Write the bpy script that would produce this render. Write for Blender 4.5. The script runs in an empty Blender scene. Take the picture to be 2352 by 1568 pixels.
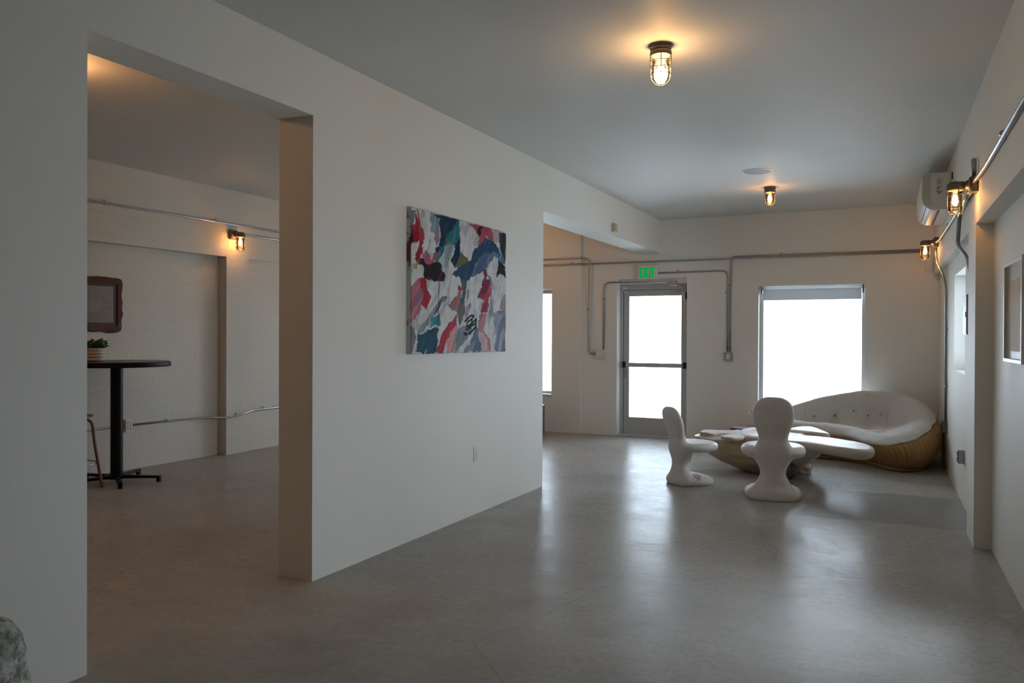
import bpy, bmesh, math, random
import numpy as np
from mathutils import Vector, Matrix, noise
from mathutils.bvhtree import BVHTree
PI = math.pi
scn = bpy.context.scene
C = scn.collection
random.seed(4)

# ---------------------------------------------------------------- camera
cam = bpy.data.cameras.new('camera')
cam.sensor_width = 36.0
cam.lens = 36.0 * 1806.9 / 2352.0
cam.clip_start = 0.05
camo = bpy.data.objects.new('camera', cam); C.objects.link(camo)
_ya, _pi, _ro = math.radians(26.269), math.radians(-0.351), math.radians(0.237)
_f = Vector((-math.sin(_ya)*math.cos(_pi), math.cos(_ya)*math.cos(_pi), math.sin(_pi)))
_r = Vector((math.cos(_ya), math.sin(_ya), 0)); _u = _r.cross(_f)
_r2 = _r*math.cos(_ro) + _u*math.sin(_ro)
_u2 = -_r*math.sin(_ro) + _u*math.cos(_ro)
_m = Matrix((_r2, _u2, -_f)).transposed().to_4x4(); _m.translation = Vector((2.996, 0, 1.4))
camo.matrix_world = _m
scn.camera = camo

# ---------------------------------------------------------------- world, light, exposure
SKY = 7.0
w = bpy.data.worlds.new('overcast_sky'); scn.world = w; w.use_nodes = True
bg = w.node_tree.nodes['Background']
bg.inputs[0].default_value = (0.74, 0.865, 1.0, 1); bg.inputs[1].default_value = SKY
vs = scn.view_settings
vs.view_transform = 'Standard'; vs.look = 'None'; vs.gamma = 1; vs.use_curve_mapping = False
vs.exposure = 0.88
def portal(loc, rot, sx, sy):
    l = bpy.data.lights.new('daylight_portal', 'AREA'); l.shape = 'RECTANGLE'; l.size = sx; l.size_y = sy
    l.cycles.is_portal = True
    o = bpy.data.objects.new('daylight_portal', l); C.objects.link(o); o.location = loc; o.rotation_euler = rot
# each portal fills one opening of the walls and looks into the room
portal((1.965, 11.06, 1.29), (PI/2, 0, PI), 1.3, 1.6)
portal((-0.11, 11.06, 1.12), (PI/2, 0, PI), 0.9, 2.1)
portal((-2.16, 11.06, 1.31), (PI/2, 0, PI), 1.1, 1.6)
portal((3.75, 7.98, 1.55), (PI/2, 0, PI/2), 1.1, 0.95)
portal((3.84, 3.95, .73), (PI/2, 0, PI/2), 1.0, .95)

# ---------------------------------------------------------------- object helpers
def tag(o, label=None, cat=None, group=None, kind=None):
    if label: o['label'] = label
    if cat: o['category'] = cat
    if group: o['group'] = group
    if kind: o['kind'] = kind
    return o
def thing(name, label, cat, loc=(0,0,0), rz=0.0, group=None):
    o = bpy.data.objects.new(name, None); C.objects.link(o)
    o.location = loc; o.rotation_euler = (0,0,rz); o.empty_display_size = 0.1
    return tag(o, label, cat, group)
def obj(name, bm, m, parent=None, smooth=False, recalc=True):
    if recalc: bmesh.ops.recalc_face_normals(bm, faces=bm.faces)
    me = bpy.data.meshes.new(name); bm.to_mesh(me); bm.free()
    if smooth:
        me.polygons.foreach_set('use_smooth', [True]*len(me.polygons))
    o = bpy.data.objects.new(name, me); C.objects.link(o)
    if m: me.materials.append(m)
    if parent: o.parent = parent
    return o
def struct(name, bm, m, parent=None, smooth=False):
    o = obj(name, bm, m, parent, smooth)
    if not parent: o['kind'] = 'structure'
    return o
def dup(root, loc, rz, label, group=None):
    r = root.copy(); C.objects.link(r); r.location = loc; r.rotation_euler = (0,0,rz); r['label'] = label
    if group: r['group'] = group
    for ch in list(root.children):
        c = ch.copy(); C.objects.link(c); c.parent = r
        for g in ch.children:
            d = g.copy(); C.objects.link(d); d.parent = c
    return r
def smooth_angle(o, deg=35):
    me = o.data
    me.polygons.foreach_set('use_smooth', [True]*len(me.polygons))
    bm = bmesh.new(); bm.from_mesh(me)
    for e in bm.edges:
        if len(e.link_faces) == 2 and e.calc_face_angle(0) > math.radians(deg): e.smooth = False
    bm.to_mesh(me); bm.free()
    return o

def box(bm, x0, x1, y0, y1, z0, z1, bev=0.0, mat=None):
    r = bmesh.ops.create_cube(bm, size=1)
    vs_ = r['verts']
    for v in vs_:
        v.co = Vector(((x0+x1)/2+v.co.x*(x1-x0), (y0+y1)/2+v.co.y*(y1-y0), (z0+z1)/2+v.co.z*(z1-z0)))
    if bev > 0:
        es = list({e for v in vs_ for e in v.link_edges})
        rb = bmesh.ops.bevel(bm, geom=es, offset=bev, segments=2, affect='EDGES', profile=0.7)
        vs_ = list({v for f in rb['faces'] for v in f.verts} | {v for v in vs_ if v.is_valid})
    if mat is not None:
        for v in vs_: v.co = mat @ v.co
    return vs_
def lathe(bm, prof, n=32, center=(0,0,0), axis='Z'):
    """prof: list of (r, h); revolved about the axis"""
    rings = []
    for r, h in prof:
        ring = []
        for i in range(n):
            a = 2*PI*i/n
            p = (r*math.cos(a), r*math.sin(a), h)
            if axis == 'X': p = (h, r*math.cos(a), r*math.sin(a))
            if axis == 'Y': p = (r*math.cos(a), h, r*math.sin(a))
            ring.append(bm.verts.new((p[0]+center[0], p[1]+center[1], p[2]+center[2])))
        rings.append(ring)
    for a, b in zip(rings, rings[1:]):
        for i in range(n):
            bm.faces.new((a[i], a[(i+1)%n], b[(i+1)%n], b[i]))
    if prof[0][0] > 1e-4: bm.faces.new(rings[0][::-1])
    if prof[-1][0] > 1e-4: bm.faces.new(rings[-1])
    bmesh.ops.remove_doubles(bm, verts=[v for r in rings for v in r], dist=1e-6)
    return rings
def tube(bm, pts, r, n=10, cyc=False, cap=True):
    P = [Vector(p) for p in pts]; m = len(P); rings = []
    up = None
    rr = r if isinstance(r, (list, tuple)) else [r]*m
    for i in range(m):
        if cyc: t = (P[(i+1)%m]-P[i-1]).normalized()
        else: t = (P[min(i+1,m-1)]-P[max(i-1,0)]).normalized()
        if up is None:
            up = Vector((0,0,1)) if abs(t.z) < 0.9 else Vector((1,0,0))
            up = (up - t*up.dot(t)).normalized()
        else:
            up = (up - t*up.dot(t)).normalized()
        s = t.cross(up)
        rings.append([bm.verts.new(P[i]+(up*math.cos(2*PI*k/n)+s*math.sin(2*PI*k/n))*rr[i]) for k in range(n)])
    for i in range(m if cyc else m-1):
        a, b = rings[i], rings[(i+1)%m]
        for k in range(n): bm.faces.new((a[k], a[(k+1)%n], b[(k+1)%n], b[k]))
    if not cyc and cap: bm.faces.new(rings[0][::-1]); bm.faces.new(rings[-1])
def fillet(pts, r, seg=6):
    """round the corners of a polyline"""
    P = [Vector(p) for p in pts]; out = [P[0]]
    for i in range(1, len(P)-1):
        a, b, c = P[i-1], P[i], P[i+1]
        d1 = (a-b); d2 = (c-b)
        k = min(r, d1.length*0.45, d2.length*0.45)
        p, q = b+d1.normalized()*k, b+d2.normalized()*k
        for s in range(seg+1):
            t = s/seg
            out.append(p*(1-t)**2 + b*2*t*(1-t) + q*t*t)
    out.append(P[-1])
    return out
def catmull(P, sub, cyc=True):
    P = [Vector(p) for p in P]; n = len(P); out = []
    for i in range(n if cyc else n-1):
        if cyc: p0, p1, p2, p3 = P[i-1], P[i], P[(i+1)%n], P[(i+2)%n]
        else: p0, p1, p2, p3 = P[max(i-1,0)], P[i], P[i+1], P[min(i+2,n-1)]
        for s in range(sub):
            t = s/sub
            out.append(0.5*((2*p1)+(p2-p0)*t+(2*p0-5*p1+4*p2-p3)*t*t+(3*p1-p0-3*p2+p3)*t**3))
    if not cyc: out.append(P[-1])
    return out
def loft(bm, rings, cap0=True, cap1=True, uvn=None):
    R = [[bm.verts.new(p) for p in ring] for ring in rings]; n = len(R[0])
    uv = bm.loops.layers.uv.verify() if uvn else None
    for j, (a, b) in enumerate(zip(R, R[1:])):
        for i in range(n):
            f = bm.faces.new((a[i], a[(i+1)%n], b[(i+1)%n], b[i]))
            if uvn:
                for l, (u_, v_) in zip(f.loops, ((i,j),(i+1,j),(i+1,j+1),(i,j+1))):
                    l[uv].uv = (u_/n*uvn[0], v_/(len(R)-1)*uvn[1])
    if cap0: bm.faces.new(R[0][::-1])
    if cap1: bm.faces.new(R[-1])
    return R
def sring(cx, cy, z, hx, hy, n=28, p=2.6, rz=0.0):
    out = []
    for i in range(n):
        a = 2*PI*i/n; c, s = math.cos(a), math.sin(a)
        x = hx*abs(c)**(2/p)*(1 if c >= 0 else -1); y = hy*abs(s)**(2/p)*(1 if s >= 0 else -1)
        out.append((cx+x*math.cos(rz)-y*math.sin(rz), cy+x*math.sin(rz)+y*math.cos(rz), z))
    return out
def slab(bm, outline, z0, z1, inset=0.03, sub=4, tilt=None):
    """thick board with a free outline and rounded rim; outline is a list of (x, y)"""
    P = catmull([(x, y, 0) for x, y in outline], sub)
    c = sum(P, Vector())/len(P); h = z1-z0; rings = []
    for k, (dz, s) in enumerate(((0,1.6),(0.12,0.75),(0.35,0.15),(0.65,0.0),(0.88,0.25),(1.0,1.0))):
        rings.append([])
        for p in P:
            d = (p-c); q = c+d*(1-inset*s/max(d.length,0.05))
            zt = z1 + (tilt(q.x, q.y) if tilt else 0)
            rings[-1].append((q.x, q.y, zt-h+h*dz))
    loft(bm, rings)
def remesh(o, vox, smooth=6, fac=0.5):
    m = o.modifiers.new('remesh', 'REMESH'); m.mode = 'VOXEL'; m.voxel_size = vox; m.use_smooth_shade = True
    if smooth:
        s = o.modifiers.new('smooth', 'SMOOTH'); s.iterations = smooth; s.factor = fac
    return o
def bake(o):
    """apply the object's modifiers so the mesh is final"""
    dg = bpy.context.evaluated_depsgraph_get(); dg.update()
    me = bpy.data.meshes.new_from_object(o.evaluated_get(dg))
    o.modifiers.clear(); o.data = me
    return o

# ---------------------------------------------------------------- material helpers
def mat(name, col=(.8,.8,.8), rough=.6, metal=0.0, **kw):
    m = bpy.data.materials.new(name); m.use_nodes = True
    b = m.node_tree.nodes['Principled BSDF']
    b.inputs['Base Color'].default_value = (*col, 1); b.inputs['Roughness'].default_value = rough; b.inputs['Metallic'].default_value = metal
    for k, v in kw.items(): b.inputs[k].default_value = v
    return m
class N:
    def __init__(s, m): s.m = m; s.t = m.node_tree; s.b = s.t.nodes['Principled BSDF']
    def n(s, typ, ins=None, **props):
        nd = s.t.nodes.new(typ)
        for k, v in props.items(): setattr(nd, k, v)
        for k, v in (ins or {}).items():
            i = nd.inputs[k]
            if isinstance(v, bpy.types.NodeSocket): s.t.links.new(v, i)
            else: i.default_value = v
        return nd
    def link(s, a, b): s.t.links.new(a, s.b.inputs[b] if isinstance(b, str) else b)
    def co(s, which='Object'): return s.n('ShaderNodeTexCoord').outputs[which]
    def noise(s, v, scale, detail=4, rough=.55, dist=0.0):
        return s.n('ShaderNodeTexNoise', {'Vector': v, 'Scale': scale, 'Detail': detail, 'Roughness': rough, 'Distortion': dist}).outputs['Fac']
    def mapv(s, v, scale=(1,1,1), loc=(0,0,0), rot=(0,0,0)):
        return s.n('ShaderNodeMapping', {'Vector': v, 'Scale': scale, 'Location': loc, 'Rotation': rot}).outputs[0]
    def ramp(s, fac, stops, interp='LINEAR'):
        r = s.n('ShaderNodeValToRGB', {'Fac': fac}); e = r.color_ramp.elements; r.color_ramp.interpolation = interp
        while len(e) < len(stops): e.new(0.5)
        for el, (p, c) in zip(e, stops):
            el.position = p; el.color = (*c, 1) if isinstance(c, tuple) else (c, c, c, 1)
        return r.outputs['Color']
    def math(s, op, a, b=0.0, c=None, clamp=False):
        nd = s.n('ShaderNodeMath', operation=op); nd.use_clamp = clamp
        for i, v in enumerate((a, b) if c is None else (a, b, c)):
            if isinstance(v, bpy.types.NodeSocket): s.t.links.new(v, nd.inputs[i])
            else: nd.inputs[i].default_value = v
        return nd.outputs[0]
    def mix(s, fac, a, b, mode='MIX'):
        nd = s.n('ShaderNodeMix', data_type='RGBA', blend_type=mode)
        for i, v in ((0, fac), (6, a), (7, b)):
            if isinstance(v, bpy.types.NodeSocket): s.t.links.new(v, nd.inputs[i])
            else: nd.inputs[i].default_value = (*v, 1) if isinstance(v, tuple) else v
        return nd.outputs[2]
    def bump(s, h, strength=.3, dist=.01, normal=None):
        nd = s.n('ShaderNodeBump', {'Height': h, 'Strength': strength, 'Distance': dist})
        if normal is not None: s.t.links.new(normal, nd.inputs['Normal'])
        return nd.outputs[0]

# painted plaster
M = {}
def plaster(name, col, rough=.45):
    m = mat(name, col, rough); k = N(m); v = k.co()
    h = k.math('ADD', k.noise(v, 9, 3), k.math('MULTIPLY', k.noise(v, 120, 3), .15))
    k.link(k.bump(h, .05, .02), 'Normal')
    k.link(k.mix(k.noise(v, 1.7, 3), tuple(c*.97 for c in col), col), 'Base Color')
    k.link(k.ramp(k.noise(v, 3.5, 3), [(.3, rough-.01), (.7, rough+.03)]), 'Roughness')
    return m
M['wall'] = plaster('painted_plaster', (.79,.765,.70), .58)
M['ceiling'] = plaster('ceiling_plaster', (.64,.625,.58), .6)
M['back_wall'] = plaster('back_wall_plaster', (.85,.845,.80), .5)
M['side_wall'] = plaster('side_wall_plaster', (.77,.755,.69), .6)

# painted block wall: courses about 10 cm high, 41 cm long, thick paint
def block_mat():
    m = mat('painted_blocks', (.66,.625,.55), .6); k = N(m); v = k.co()
    sep = k.n('ShaderNodeSeparateXYZ', {'Vector': v})
    wob = k.noise(v, 2.2, 3)
    y = k.math('ADD', sep.outputs[1], k.math('MULTIPLY', wob, .02)); z = k.math('ADD', sep.outputs[2], k.math('MULTIPLY', k.noise(v, 3.1, 3), .03))
    cv = k.n('ShaderNodeCombineXYZ', {'X': y, 'Y': z}).outputs[0]
    br = k.n('ShaderNodeTexBrick', {'Vector': cv, 'Scale': 1.0, 'Mortar Size': .0055, 'Mortar Smooth': .35, 'Brick Width': .41, 'Row Height': .105}, offset=.5)
    joint = k.math('MULTIPLY', k.math('SUBTRACT', 1.0, br.outputs['Fac']), k.math('LESS_THAN', sep.outputs[2], 2.71))
    str_ = k.ramp(k.noise(v, 1.6, 2), [(.38, .05), (.62, 1.0)])
    br2 = k.n('ShaderNodeTexBrick', {'Vector': cv, 'Scale': 1.0, 'Mortar Size': .0, 'Brick Width': .41, 'Row Height': .105, 'Color1': (0,0,0,1), 'Color2': (1,1,1,1)}, offset=.5)
    low = k.math('LESS_THAN', sep.outputs[2], 2.71)
    h = k.math('ADD', k.math('MULTIPLY', k.math('MULTIPLY', joint, str_), .55), k.math('MULTIPLY', k.math('MULTIPLY', k.noise(v, 28, 5, .65), .9), low))
    h = k.math('ADD', h, k.math('MULTIPLY', k.math('MULTIPLY', br2.outputs['Color'], .45), low))
    k.link(k.bump(h, .55, .010), 'Normal')
    return m
M['blocks'] = block_mat()

def concrete():
    m = mat('polished_concrete', (.2,.19,.17), .3); k = N(m); v = k.co()
    big = k.noise(v, .55, 5, .6, .4); mid = k.noise(v, 2.3, 6, .65, .6); fine = k.noise(v, 26, 6, .7)
    st = k.noise(k.mapv(v, (1.2, 5, 1), rot=(0,0,.15)), 1.4, 5, .6)
    base = k.ramp(big, [(.3, (.30,.278,.25)), (.5, (.40,.385,.36)), (.72, (.48,.465,.44))])
    base = k.mix(.5, base, k.ramp(mid, [(.3, (.30,.275,.245)), (.55, (.41,.392,.365)), (.75, (.50,.485,.46))]))
    base = k.mix(k.math('MULTIPLY', k.ramp(st, [(.45, 0.0), (.8, 1.0)]), .22), base, (.24,.215,.19))
    base = k.mix(k.math('MULTIPLY', k.ramp(fine, [(.45, 0.0), (.75, 1.0)]), .35), base, (.52,.50,.46))
    sep = k.n('ShaderNodeSeparateXYZ', {'Vector': v}); X, Y = sep.outputs[0], sep.outputs[1]
    wob = k.math('MULTIPLY', k.math('SUBTRACT', k.noise(v, 1.1, 4), .5), .35)
    # old repair patch by the right wall: smoother and greyer
    def band(a, lo, hi, soft=.03):
        p = k.n('ShaderNodeMapRange', {'Value': a, 'From Min': lo-soft, 'From Max': lo+soft}).outputs[0]
        q = k.n('ShaderNodeMapRange', {'Value': a, 'From Min': hi-soft, 'From Max': hi+soft}).outputs[0]
        return k.math('MULTIPLY', p, k.math('SUBTRACT', 1.0, q))
    yy = k.math('ADD', Y, wob)
    patch = k.math('MULTIPLY', band(yy, 6.62, 7.82), band(k.math('ADD', X, wob), 2.3, 5))
    base = k.mix(k.math('MULTIPLY', patch, .6), base, (.27,.272,.275))
    # fine cracks
    vv = k.n('ShaderNodeMix', {0: .12, 4: v}, data_type='VECTOR')
    k.t.links.new(k.n('ShaderNodeTexNoise', {'Vector': v, 'Scale': 2.4, 'Detail': 6}).outputs['Color'], vv.inputs[5])
    vor = k.n('ShaderNodeTexVoronoi', {'Vector': vv.outputs[1], 'Scale': .62}, feature='DISTANCE_TO_EDGE')
    crack = k.ramp(vor.outputs['Distance'], [(0, 1.0), (.0025, 0.0)])
    crack = k.math('MULTIPLY', crack, k.ramp(k.noise(v, .9, 2), [(.46, 0.0), (.52, 1.0)]))
    # saw joint across the floor
    jl = k.math('ABSOLUTE', k.math('SUBTRACT', k.math('ADD', Y, k.math('MULTIPLY', wob, .08)), 6.60))
    joint = k.math('LESS_THAN', jl, .004)
    dark = k.math('MAXIMUM', crack, k.math('MULTIPLY', joint, .6))
    # pits and scuffs, mostly at the far end
    pit = k.ramp(k.noise(k.mapv(v, (1, 2.4, 1)), 9, 8, .72), [(.62, 0.0), (.82, 1.0)])
    pit = k.math('MULTIPLY', pit, k.ramp(k.noise(v, .8, 3), [(.45, 0.0), (.6, 1.0)]))
    base = k.mix(k.math('MULTIPLY', dark, .22), base, (.05,.045,.04))
    base = k.mix(k.math('MULTIPLY', pit, .05), base, (.09,.085,.08))
    k.link(base, 'Base Color')
    rg = k.math('ADD', k.ramp(mid, [(.3, .22), (.7, .13)]), k.math('MULTIPLY', k.ramp(fine, [(.3, 0.0), (.8, 1.0)]), .10))
    rg = k.math('ADD', rg, k.math('MULTIPLY', k.noise(k.mapv(v, (1,1.8,1)), 7, 8, .75), .14)); rg = k.math('SUBTRACT', rg, k.math('MULTIPLY', patch, .05))
    k.link(rg, 'Roughness')
    h = k.math('ADD', k.math('MULTIPLY', k.noise(k.mapv(v, (1,1.6,1)), 5, 6, .7), 1.0), k.math('MULTIPLY', fine, .12))
    h = k.math('ADD', h, k.math('MULTIPLY', k.noise(k.mapv(v, (1,2.2,1), rot=(0,0,.3)), 16, 7, .75), .18))
    h = k.math('SUBTRACT', h, k.math('MULTIPLY', dark, .12))
    k.link(k.bump(h, .22, .006), 'Normal')
    k.b.inputs['Specular IOR Level'].default_value = .015
    return m
M['floor'] = concrete()
M['galv'] = mat('galvanised_conduit', (.42,.43,.44), .32, 1.0)
k = N(M['galv']); k.link(k.ramp(k.noise(k.co(), 60, 3), [(.3, .25), (.7, .42)]), 'Roughness')
M['cast'] = mat('cast_metal', (.16,.145,.13), .5, .7)
k = N(M['cast']); k.link(k.mix(k.noise(k.co(), 40, 4), (.11,.095,.085), (.22,.20,.18)), 'Base Color')
M['alu'] = mat('anodised_aluminium', (.50,.51,.52), .42, .15)
k = N(M['alu']); k.link(k.ramp(k.noise(k.mapv(k.co(), (1,1,12)), 8, 3), [(.3, .38), (.7, .48)]), 'Roughness')
M['black_metal'] = mat('black_powder_coat', (.006,.006,.008), .4)
k = N(M['black_metal']); k.b.inputs['Specular IOR Level'].default_value = .2; k.link(k.ramp(k.noise(k.co(), 30, 3), [(.3, .38), (.7, .52)]), 'Roughness')
M['black_rubber'] = mat('black_rubber', (.015,.015,.016), .6)
M['white_plastic'] = mat('white_plastic', (.74,.73,.69), .35)
M['cream_plastic'] = mat('aged_plastic', (.55,.48,.34), .5)
for nm in ('black_rubber', 'white_plastic', 'cream_plastic'):
    k = N(M[nm]); k.link(k.bump(k.noise(k.co(), 90, 2), .05, .002), 'Normal')
def glass(name, tint=(1,1,1), gloss=1.0):
    m = bpy.data.materials.new(name); m.use_nodes = True; t = m.node_tree; t.nodes.clear()
    out = t.nodes.new('ShaderNodeOutputMaterial'); mx = t.nodes.new('ShaderNodeMixShader')
    tr = t.nodes.new('ShaderNodeBsdfTransparent'); gl = t.nodes.new('ShaderNodeBsdfGlossy'); fr = t.nodes.new('ShaderNodeFresnel')
    tr.inputs[0].default_value = (*tint, 1); gl.inputs['Roughness'].default_value = .03; fr.inputs[0].default_value = 1.45
    mm = t.nodes.new('ShaderNodeMath'); mm.operation = 'MULTIPLY'; mm.inputs[1].default_value = gloss
    t.links.new(fr.outputs[0], mm.inputs[0]); t.links.new(mm.outputs[0], mx.inputs[0])
    t.links.new(tr.outputs[0], mx.inputs[1]); t.links.new(gl.outputs[0], mx.inputs[2]); t.links.new(mx.outputs[0], out.inputs[0])
    return m
M['window_glass'] = glass('window_glass', (.97,.99,1))
M['jar_glass'] = glass('jar_glass', (.93,.88,.80))
def emit(name, col, s):
    m = bpy.data.materials.new(name); m.use_nodes = True; t = m.node_tree; t.nodes.clear()
    out = t.nodes.new('ShaderNodeOutputMaterial'); e = t.nodes.new('ShaderNodeEmission')
    e.inputs[0].default_value = (*col, 1); e.inputs[1].default_value = s; t.links.new(e.outputs[0], out.inputs[0])
    return m
M['bulb'] = emit('lit_filament_bulb', (1.0,.47,.14), 60)
M['bulb_bright'] = emit('lit_bulb_bright', (1.0,.60,.26), 60)
M['bulb_side'] = emit('lit_bulb_side_room', (1.0,.50,.19), 120)
M['exit_green'] = emit('lit_exit_letters', (.0,.62,.10), .30)

# ---------------------------------------------------------------- setting
def grid_wall(name, us, zs, d0, d1, holes, fn, m):
    """wall slab with rectangular holes; fn maps (u, z, d) to the world"""
    us = sorted(set(us) | {h[0] for h in holes} | {h[1] for h in holes}); zs = sorted(set(zs) | {h[2] for h in holes} | {h[3] for h in holes})
    bm = bmesh.new(); V = {}
    def vert(u, z, d):
        if (u, z, d) not in V: V[(u, z, d)] = bm.verts.new(fn(u, z, d))
        return V[(u, z, d)]
    def solid(i, j):
        if not (0 <= i < len(us)-1 and 0 <= j < len(zs)-1): return False
        cu, cz = (us[i]+us[i+1])/2, (zs[j]+zs[j+1])/2
        return not any(h[0] < cu < h[1] and h[2] < cz < h[3] for h in holes)
    for i in range(len(us)-1):
        for j in range(len(zs)-1):
            if not solid(i, j): continue
            a, b, c, d = us[i], us[i+1], zs[j], zs[j+1]
            for D in (d0, d1): bm.faces.new([vert(a,c,D), vert(b,c,D), vert(b,d,D), vert(a,d,D)])
            for (ii, jj, p, q) in ((i-1,j,(a,c),(a,d)), (i+1,j,(b,c),(b,d)), (i,j-1,(a,c),(b,c)), (i,j+1,(a,d),(b,d))):
                if not solid(ii, jj): bm.faces.new([vert(*p,d0), vert(*q,d0), vert(*q,d1), vert(*p,d1)])
    return struct(name, bm, m)

ZC = 3.022
bm = bmesh.new(); box(bm, -4.6, 4.2, -3.5, 11.3, -.2, 0); struct('floor', bm, M['floor'])
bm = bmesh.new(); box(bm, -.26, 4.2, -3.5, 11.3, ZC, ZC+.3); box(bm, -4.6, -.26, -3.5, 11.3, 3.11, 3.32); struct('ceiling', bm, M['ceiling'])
# partition with the wide opening, ending in a beam that runs on to the back wall
bm = bmesh.new()
def px_wall(bm, y0, y1, z0, z1, t): box(bm, -t, 0, y0, y1, z0, z1)
O = grid_wall('wall_left', [-3.2, 10.72], [0, 3.12], 0, -.25, [(2.126, 3.509, -1, 2.652), (6.722, 11, -1, 2.574)], lambda u, z, d: (d, min(u, 10.72), max(0, min(z, 3.12))), M['wall'])
bm.free()
bm = bmesh.new(); box(bm, -.31, -.2505, 6.722, 10.72, 2.574, 3.115); struct('trim_1', bm, M['wall'])
# outer wall of the left room, painted block with two shallow recesses
bm = bmesh.new()
XL = -4.08
box(bm, -4.5, XL, -3.2, 11, 2.322, 3.15)
box(bm, -4.5, XL, 6.78, 7.13, -.02, 2.3225)
box(bm, -4.5, -4.20, -3.2, 6.7805, -.02, 2.3225)
box(bm, -4.5, -4.115, 7.1295, 11, -.02, 2.3225)
struct('wall_outer_left', bm, M['blocks'])
# back wall: y = 10.707, door and two windows
YB = 10.707
DX0, DX1, DZ = -.622, .376, 2.219
WX0, WX1, WZ0, WZ1 = 1.322, 2.605, .42, 2.072
W2X0, W2X1, W2Z0, W2Z1 = -2.7, -1.624, .532, 2.10
grid_wall('wall_back', [-4.6, 4.1], [-.05, 3.3], YB, YB+.33, [(DX0, DX1, -1, DZ), (WX0, WX1, WZ0, WZ1), (W2X0, W2X1, W2Z0, W2Z1)], lambda u, z, d: (u, d, max(-.05, z)), M['back_wall'])
bm = bmesh.new(); box(bm, -4.2, -1.165, YB-.035, YB+.001, 0, .532-.03); box(bm, -1.62, -1.165, YB-.035, YB+.001, .50, 3.11)
box(bm, -4.2, -1.62, YB-.035, YB+.001, 2.105, 3.11); box(bm, -4.2, -2.7, YB-.035, YB+.001, .5, 2.106); struct('trim_2', bm, M['back_wall'])
# right wall: a flush upper band and a pier, with two shallow bays
def XR(y, d=0): return 3.425-.02*(y-7)+d
fR = lambda u, z, d: (XR(u, d), u, z)
grid_wall('wall_right', [6.3, 11.2], [-.05, ZC+.05], .065, .33, [(7.53, 8.62, 1.10, 2.0)], lambda u, z, d: (XR(u, d), u, z), M['side_wall'])
bm = bmesh.new()
def rbox(bm, y0, y1, z0, z1, d0, d1):
    vs_ = box(bm, 0, 1, y0, y1, z0, z1)
    for v in vs_: v.co.x = XR(v.co.y, d0 if v.co.x < .5 else d1)
rbox(bm, -3.2, 10.9, 2.165, ZC+.02, 0, .12); rbox(bm, 6.08, 6.55, -.02, 2.166, 0, .12)
rbox(bm, -3.2, 3.5, -.02, ZC+.02, .105, .34); rbox(bm, 4.45, 6.4, -.02, ZC+.02, .105, .34)
rbox(bm, 3.5, 4.45, -.02, .25, .105, .34); rbox(bm, 3.5, 4.45, 1.2, ZC+.02, .105, .34)
struct('wall_right', bm, M['side_wall'])
# wall behind the camera
bm = bmesh.new(); box(bm, -4.6, 4.1, -3.3, -3.1, -.05, 3.3); struct('wall_front', bm, M['wall'])

# big window, its frame, sill, pane and rolled shade
def window(name, x0, x1, z0, z1, y, fw=.045):
    bm = bmesh.new(); e = .001
    for a in ((x0+e, x1-e, z0+e, z0+fw), (x0+e, x1-e, z1-fw, z1-e), (x0+e, x0+fw, z0+fw, z1-fw), (x1-fw, x1-e, z0+fw, z1-fw)): box(bm, a[0], a[1], y, y+.05, a[2], a[3], .004)
    o = struct(name, bm, M['win_frame'])
    bm = bmesh.new(); box(bm, x0+fw, x1-fw, y+.02, y+.026, z0+fw, z1-fw); obj('pane', bm, M['window_glass'], o)
    return o
M['win_frame'] = mat('window_frame_paint', (.70,.72,.73), .45)
k = N(M['win_frame']); k.link(k.bump(k.noise(k.co(), 80, 2), .05, .002), 'Normal')
w1 = window('window_1', WX0, WX1, WZ0, WZ1, YB+.13)
bm = bmesh.new(); box(bm, WX0+.001, WX1-.001, YB-.005, YB+.129, WZ0-.001, WZ0+.02, .003); obj('window_sill', bm, M['white_plastic'], w1)
w2 = window('window_2', W2X0, W2X1, W2Z0, W2Z1, YB+.13, .055)
bm = bmesh.new(); box(bm, W2X0+.001, W2X1-.001, YB-.04, YB+.129, W2Z0, W2Z0+.02, .003); obj('window_sill', bm, M['white_plastic'], w2)
# right wall window
bm = bmesh.new()
for a in ((7.531, 8.619, 1.101, 1.14), (7.531, 8.619, 1.96, 1.999), (7.531, 7.57, 1.14, 1.96), (8.58, 8.619, 1.14, 1.96)): rbox(bm, a[0], a[1], a[2], a[3], .25, .30)
w3 = struct('window_3', bm, M['win_frame'])
bm = bmesh.new(); rbox(bm, 7.57, 8.58, 1.14, 1.96, .272, .278); obj('pane', bm, M['window_glass'], w3)
bm = bmesh.new()
for a in ((3.501, 4.449, .251, .29), (3.501, 4.449, 1.16, 1.199), (3.501, 3.54, .29, 1.16), (4.41, 4.449, .29, 1.16)): rbox(bm, a[0], a[1], a[2], a[3], .26, .31)
w5 = struct('added_window', bm, M['win_frame'])  # unseen low window, added to throw cool daylight on the lower partition
bm = bmesh.new(); rbox(bm, 3.54, 4.41, .29, 1.16, .28, .286); obj('pane', bm, M['window_glass'], w5)
M['shade'] = mat('shade_fabric', (.62,.63,.63), .8)
k = N(M['shade']); _t = k.n('ShaderNodeBsdfTranslucent', {'Color': (.62,.64,.65,1), 'Normal': k.bump(k.noise(k.co(), 300, 2), .1, .001)})
_x = k.n('ShaderNodeMixShader', {0: .35}); k.t.links.new(k.b.outputs[0], _x.inputs[1]); k.t.links.new(_t.outputs[0], _x.inputs[2])
k.t.links.new(_x.outputs[0], k.t.nodes['Material Output'].inputs[0])
t = thing('roller_shade', 'grey roller shade rolled up at the top of the big window', 'window shade', (1.965, YB+.06, 2.0))
bm = bmesh.new(); box(bm, -.595, .595, -.03, .03, -.11, .035, .012); obj('shade_roll', bm, M['shade'], t)
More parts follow.
